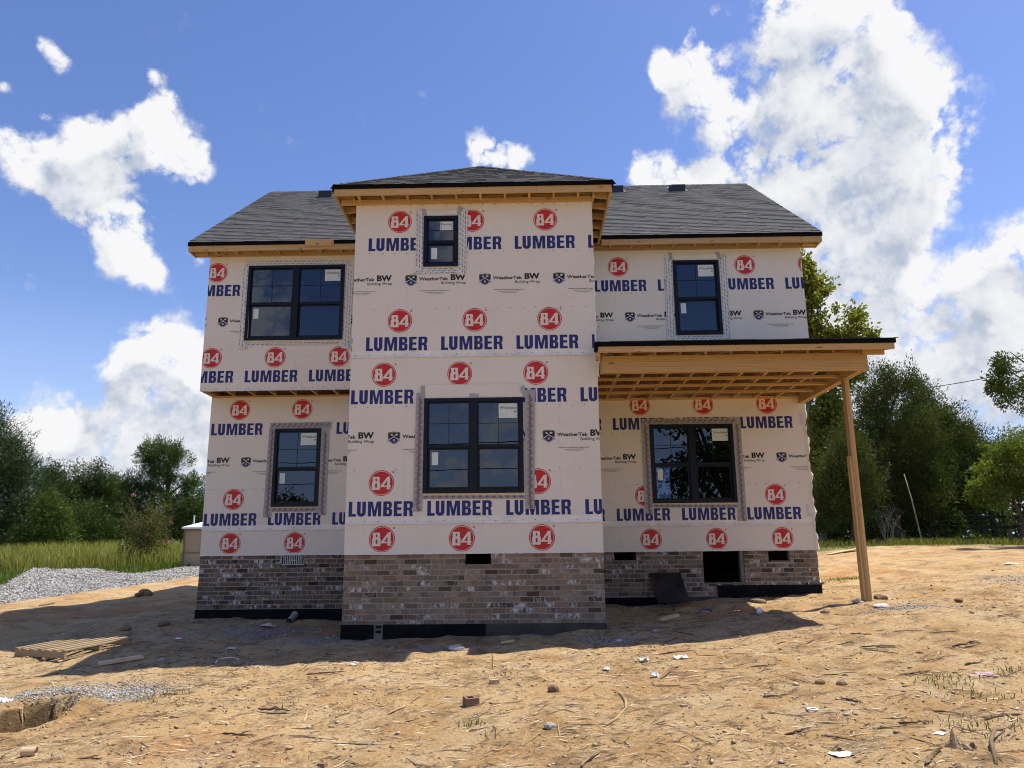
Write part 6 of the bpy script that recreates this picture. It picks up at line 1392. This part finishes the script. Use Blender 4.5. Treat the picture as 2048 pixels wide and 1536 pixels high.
brick_piece('brick', 'broken hollow brick standing in the centre foreground', 941, 1410, .5, True, 1.15, M['brick_frag'], .12); brick_piece('brick', 'small flat brick fragment above the hollow brick', 989, 1370, .2, False, .9, M['brick_tan']); brick_piece('brick', 'tan brick chip at the bottom edge left of centre', 645, 1527, -.3, False, .6, M['brick_frag']); brick_piece('brick', 'tiny tan chip right of centre on the slope', 1368, 1412, .4, False, .5, M['brick_tan'])
# papers, scraps, tape
M['paper'] = plain('white_paper', (.80, .79, .76), .7, .06, 9); M['pinktape'] = plain('pink_tape', (.75, .45, .48), .6, .15, 9); M['cardboard'] = plain('tan_cardboard', (.52, .37, .23), .8, .1, 12); M['pvc'] = plain('grey_pipe', (.40, .39, .37), .5, .12, 9, .4)
def scrap(name, label, cat, px, py, w, d, m, seed, crumple=.25, rot=None):
    x, y, z = G(px, py); r = np.random.default_rng(seed); n = 7; mb = MB(); g = {}
    for i in range(n):
        for j in range(n): u, v = i/(n-1)-.5, j/(n-1)-.5; g[i, j] = (u*w+r.normal(0, .03)*w, v*d+r.normal(0, .03)*d, .006+abs(r.normal(0, crumple))*min(w, d)*.6+crumple*w*.5*max(0, math.cos(u*3)*math.cos(v*3)))
    for i in range(n-1):
        for j in range(n-1): mb.face([g[i, j], g[i+1, j], g[i+1, j+1], g[i, j+1]])
    o = mb.build(name, m); o.location = (x, y, z); o.rotation_euler = (0, 0, r.uniform(0, 6) if rot is None else rot)
    s = o.modifiers.new('thickness', 'SOLIDIFY'); s.thickness = .002; return tag(o, label, cat)
for a in [('paper_scrap', 'folded white paper in the right foreground', 'paper', 1685, 1498, .17, .13, 'paper', .07, .3), ('paper_scrap', 'flat white scrap left of the stump', 'paper', 1880, 1468, .10, .07, 'paper', .04, .8), ('flagging_tape', 'pink twisted tape strip at the right', 'tape', 1970, 1350, .22, .06, 'pinktape', .2, -.6),
          ('paper_scrap', 'crumpled white scrap above the long dark twig', 'paper', 1361, 1318, .16, .10, 'paper', .3, 0), ('paper_scrap', 'small white crumple left of the wide white scrap', 'paper', 1288, 1323, .10, .08, 'paper', .4, 0), ('paper_scrap', 'tiny white crumple below the other two', 'paper', 1213, 1337, .07, .06, 'paper', .4, 0), ('paper_scrap', 'white rag by the brown branch at mid right', 'paper', 1309, 1352, .09, .07, 'paper', .45, 0),
          ('paper_scrap', 'white square scrap on the grey gravel right of the bay', 'paper', 1238, 1281, .11, .09, 'paper', .06, .5), ('paper_scrap', 'white rag at the left edge by the pit', 'paper', 8, 1412, .14, .10, 'paper', .45, 0), ('paper_scrap', 'white plaster scrap left of the reddish stick', 'paper', 704, 1338, .12, .07, 'mortar_lump', .2, 0), ('paper_scrap', 'white scrap far behind the post on the right slope', 'paper', 2022, 1129, .25, .10, 'paper', .15, 0), ('paper_scrap', 'white scrap lying by the right brick corner', 'paper', 1642, 1164, .12, .12, 'paper', .5, 0), ('paper_scrap', 'white scrap in deep shade left of the pipe', 'paper', 357, 1282, .10, .07, 'paper', .3, 0), ('paper_scrap', 'pale scrap in the house shadow below the pipe', 'paper', 462, 1299, .13, .06, 'mortar_lump', .3, 0), ('flagging_tape', 'faded pink rag near the drain pipe', 'tape', 535, 1255, .25, .12, 'pinktape', .3, 0)]:
    nm, lab, cat, px, py, w, d, m, cr, rot = a; scrap(nm, lab, cat, px, py, w, d, M[m], int(px+py), cr, rot)
def ring(name, label, cat, px, py, rad, tube, m):
    x, y, z = G(px, py); mb = MB(); n = 20; mb.tube([(math.cos(2*math.pi*i/n)*rad, math.sin(2*math.pi*i/n)*rad, tube) for i in range(n+1)], tube, 6); o = mb.build(name, m, None, True); o.location = (x, y, z); return tag(o, label, cat)
ring('plastic_ring', 'white ring lying in the right foreground', 'ring', 1625, 1418, .042, .008, M['paper'])
x, y, z = G(1519, 1229); mb = MB(); mb.tube([(x, y, z), (x, y, z+.03), (x, y, z+.07), (x, y, z+.10)], [.03, .045, .04, .02], 10); tag(mb.build('paper_cup', M['paper'], None, True, org=(x, y, z)), 'small white cup before the right brick wall', 'cup')
x, y, z = G(57, 1514); mb = MB(); n = 14; c_, s_ = math.cos(.15), math.sin(.15)
pts = [(x-.055*c_, y-.055*s_, z+.035), (x+.055*c_, y+.055*s_, z+.035)]; mb.tube(pts, .036, 14, caps=False); mb.tube(pts, .031, 14, caps=False); tag(mb.build('cardboard_roll', M['cardboard'], None, True, org=(x, y, z)), 'tan cardboard roll in the lower left corner', 'roll')
# plastic sack on the grass
x, y, z = G(1690, 1078); bm = bmesh.new(); bmesh.ops.create_icosphere(bm, subdivisions=3, radius=1)
for v in bm.verts: k = 1+.12*noise3(np.array(v.co)[None], 3, 5)[0]+.06*noise3(np.array(v.co)[None], 8, 6)[0]; v.co = Vector((v.co.x*.42, v.co.y*.30, max(v.co.z, -.5)*.15))*k
me = bpy.data.meshes.new('plastic_sack'); bm.to_mesh(me); bm.free(); M['sack'] = plain('pale_sack', (.60, .64, .70), .35, .12, 3, .5); me.materials.append(M['sack']); me.polygons.foreach_set('use_smooth', [True]*len(me.polygons))
o = bpy.data.objects.new('plastic_sack', me); col.objects.link(o); o.location = (x, y, z+.08); tag(o, 'pale blue white sack on the grass behind the porch post', 'sack')
# drain pipe sticking out of the foundation
p1 = Vector((*P(590, 1229, YL-.02)[:1], YL-.02, P(590, 1229, YL-.02)[1])); e = Vector(G(578, 1246)); mb = MB(); mb.tube([p1+Vector((.03, .15, .03)), p1, e+Vector((0, 0, .03))], .052, 14, caps=False); mb.tube([p1, e+Vector((0, 0, .03))], .046, 14, caps=False)
dp = mb.build('drain_pipe', M['pvc'], None, True, org=p1); tag(dp, 'grey drain pipe jutting from the black block base left of the bay', 'pipe'); mb = MB(); d = (e-p1).normalized(); mb.tube([p1-d*.01, p1+d*.06], .063, 14); mb.build('collar', M['pvc'], dp, True)
# black sheet leaning on the right brick wall
q = [P(1299, 1146, YL-.06), P(1361, 1145, YL-.06)]; yb_ = YL-.24; b0 = P(1316, 1208, yb_); b1 = P(1379, 1201, yb_); b0, b1 = (b0[0], yb_, b0[1]), (b1[0], yb_, b1[1]); mb = MB(); t = .014
f4 = [(q[0][0], YL-.045, q[0][1]), (q[1][0], YL-.045, q[1][1])]; bo = [(b0[0], b0[1], b0[2]+.005), (b1[0], b1[1], b1[2]+.005)]
mb.hexa([bo[0], bo[1], (bo[1][0], bo[1][1]+t, bo[1][2]), (bo[0][0], bo[0][1]+t, bo[0][2]), f4[0], f4[1], (f4[1][0], f4[1][1]+t, f4[1][2]), (f4[0][0], f4[0][1]+t, f4[0][2])]); M['ply'] = plain('dirty_black_board', (.030, .026, .024), .8, .6, 3, .2, .4)
tag(mb.build('plywood_sheet', M['ply'], None, org=bo[0]), 'dirty black board leaning against the right brick wall', 'board')
# thin stake
x, y, z = G(984, 1338); mb = MB(); mb.tube([(x, y, z-.05), (x+.004, y, z+.12), (x-.002, y, z+.26)], [.006, .005, .004], 6); tag(mb.build('stake', M['stick_dark'], None, org=(x, y, z)), 'thin upright stake in the dirt before the bay', 'stake')
# blue strap and black wire in the shade
def wire(name, label, cat, pix, rad, m, arch=.0):
    pts = []
    for i, (px, py) in enumerate(pix): x, y, z = G(px, py); pts.append((x, y, z+.01+arch*math.sin(math.pi*i/(len(pix)-1))))
    mb = MB(); mb.tube(pts, rad, 6); return tag(mb.build(name, m, None, True, org=pts[0]), label, cat)
M['blue'] = plain('blue_strap', (.03, .06, .25), .5); wire('strap', 'blue strap on the shaded dirt under the porch', 'strap', [(1395, 1223), (1405, 1219), (1416, 1218), (1424, 1220)], .010, M['blue']); wire('cable', 'short black wire loop by the leaning board', 'cable', [(1347, 1222), (1346, 1213), (1350, 1207), (1360, 1206)], .007, M['felt'], .06); wire('strap', 'white strap coiled in shade left of the bay', 'strap', [(430, 1328), (436, 1321), (458, 1316), (476, 1315), (478, 1319)], .007, M['paper'])
# old stump and arching root at lower right
x, y, z = G(1920, 1500); t = empty('tree_stump', (x, y, z), 'gnarled pale stump with a split top in the lower right corner', 'stump')
def gnarl(x, y, z, rad, h, seed, m, nm, lean=0.0):
    rr = np.random.default_rng(seed); mb = MB(); seg, nr = 30, 14; ph = rr.uniform(0, 6.28, 6); topj = np.convolve(np.tile(rr.uniform(-.75, .55, seg), 3), [.15, .2, .3, .2, .15], 'same')[seg:2*seg]*1.5
    for i in range(nr):
        tt = i/(nr-1)
        for j in range(seg):
            a = 2*math.pi*j/seg; rib = 1+.16*math.sin(5*a+ph[0]+tt*1.4)+.10*math.sin(9*a+ph[1]-tt*2)+.06*math.sin(17*a+ph[2]+tt*3); fl = rad*(1.2-.75*tt**1.5+.35*max(0, .2-tt)*5*.3)*rib*(1+rr.normal(0, .02))
            mb.v.append((x+math.cos(a)*fl+lean*tt, y+math.sin(a)*fl*.75, z-.04+tt*h*(1+topj[j]*tt*tt)+rr.normal(0, .002)))
    for i in range(nr-1):
        for j in range(seg): a0 = i*seg+j; a1 = i*seg+(j+1) % seg; mb.f.append((a0, a1, a1+seg, a0+seg)); mb.m.append(0); mb.c.append(None)
    c = len(mb.v); mb.v.append((x+lean, y, z+h*.55))
    for j in range(seg): mb.f.append(((nr-1)*seg+j, (nr-1)*seg+(j+1) % seg, c)); mb.m.append(0); mb.c.append(None)
    return mb.build(nm, m, t)
gnarl(x, y, z, .085, .12, 5, M['stick_pale'], 'wood', -.02); gnarl(x+.10, y+.01, z-.01, .045, .075, 8, M['stick_mid'], 'knot', .01)
pr = [G(1993, 1534), G(1984, 1495), G(1992, 1478), G(2010, 1462)]; mb = MB(); mb.tube([(p[0], p[1], p[2]+h) for p, h in zip(pr, (.0, .05, .07, .02))], [.012, .015, .014, .006], 7); tag(mb.build('root', M['stick_mid'], None, True, org=pr[0]), 'arching brown root right of the stump', 'root')
# board fence, wire fence, timber pile, leaning pole
FY = 16.0; M['fence'] = plain('black_fence_board', (.028, .024, .020), .85, .4, 4, .15, .4); fx0, fx1 = P(1795, 1040, FY)[0], P(2180, 1040, FY)[0]
fence = empty('board_fence', ((fx0+fx1)/2, FY, float(ground_z((fx0+fx1)/2, FY))), 'black two rail board fence below the cedars at right', 'fence')
for py in (1035, 1055):
    n = 4
    for k in range(n): xa, xb = fx0+(fx1-fx0)*k/n, fx0+(fx1-fx0)*(k+1)/n-.01; za = P(1900, py, FY)[1]; mb = MB(); mb.hexa([(xa,FY-.045,za-.06),(xb,FY-.045,za-.07),(xb,FY-.015,za-.07),(xa,FY-.015,za-.06),(xa,FY-.045,za+.07),(xb,FY-.045,za+.06),(xb,FY-.015,za+.06),(xa,FY-.015,za+.07)]); mb.build('rail', M['fence'], fence)
for k in range(5): xp = fx0+(fx1-fx0)*k/4; zg = float(ground_z(xp, FY)); mb = MB(); mb.box(xp-.06, xp+.06, FY-.013, FY+.10, zg-.2, P(1900, 1026, FY)[1]); mb.build('post', M['fence'], fence)
wf = empty('wire_fence', (P(2010, 1060, 14.6)[0], 14.6, .2), 'thin wire fence with dark metal posts near the right edge', 'fence')
for k, px in enumerate((1862, 2010, 2130)): xw = P(px, 1050, 14.6)[0]; zg = float(ground_z(xw, 14.6)); mb = MB(); mb.bar((xw, 14.6, zg-.1), (xw-.03, 14.6, zg+1.25), .04, .04); mb.build('post', M['fence'], wf)
mb = MB()
for k in range(7): mb.tube([(P(1862, 1050, 14.6)[0], 14.6, .25+k*.16), (P(2010, 1050, 14.6)[0], 14.58, .25+k*.16), (P(2130, 1050, 14.6)[0], 14.6, .26+k*.16)], .003, 4)
for k in range(60): xw = P(1862+k*4.5, 1050, 14.6)[0]; mb.tube([(xw, 14.595, .22), (xw, 14.595, 1.22)], .0016, 3)
mb.build('wire_mesh', M['fence'], wf)
ty0 = 17.8; M['old_timber'] = wood('old_grey_timber', 0, (.42, .38, .34), (.24, .21, .18), False, .9); k0 = 0
for k, (pa, pb, py) in enumerate(((1790, 1880, 1002), (1786, 1872, 1012), (1792, 1884, 1021), (1788, 1868, 1030), (1794, 1852, 984))):
    xa, za = P(pa, py, ty0); xb, _ = P(pb, py, ty0); mb = MB(); mb.box(xa, xb, ty0-.1+.03*k, ty0+.2, za-.055, za+.055); o = mb.build('timber', M['old_timber'], None, org=((xa+xb)/2, ty0, za))
    tag(o, ('grey timber second from the top of the pile behind the dead twigs', 'grey timber in the middle of the pile behind the dead twigs', 'longest grey timber low in the pile behind the dead twigs', 'bottom grey timber of the pile behind the dead twigs', 'short topmost grey timber of the pile behind the dead twigs')[k], 'timber', 'old timbers piled behind the cedar')
for k, px in enumerate((1796, 1862)):
    xa, zt_ = P(px, 978, ty0+.35); mb = MB(); zg = float(ground_z(xa, ty0+.35)); mb.box(xa-.06, xa+.06, ty0+.26, ty0+.38, zg-.1, zt_); tag(mb.build('timber_upright', M['old_timber'], None, org=(xa, ty0+.35, zg)), ('left upright holding the timber pile', 'right upright holding the timber pile')[k], 'post')
xa, za = P(1808, 948, 13.6); xb, zb_ = P(1841, 1050, 13.2); mb = MB(); mb.tube([(xb, 13.2, float(ground_z(xb, 13.2))), ((xa+xb)/2-.02, 13.4, (za+zb_)/2), (xa, 13.6, za)], [.026, .022, .014], 7); tag(mb.build('leaning_pole', M['bark_pale'], None, True, org=(xb, 13.2, zb_)), 'pale bare pole leaning into the cedar', 'pole')
# overhead wires
def cable(label, a, b, sag, rad=.012, group=None):
    a, b = Vector(a), Vector(b); mb = MB(); mb.tube([a.lerp(b, t)-Vector((0, 0, sag*4*t*(1-t))) for t in np.linspace(0, 1, 24)], rad, 5); return tag(mb.build('power_line', M['felt'], None, True, org=a), label, 'cable', group)
xa, za = P(1700, 790, 26); xb, zb_ = P(2120, 722, 17); cable('black overhead cable crossing the sky at right', (xa, 26, za), (xb, 17, zb_), .25, .016)
cable('upper of two wires mirrored in the bay window', (-26, -20, 4.6), (26, -22, 6.6), .9, .02); cable('lower of two wires mirrored in the bay window', (-26, -20.5, 3.6), (26, -22.5, 5.0), .7, .02)
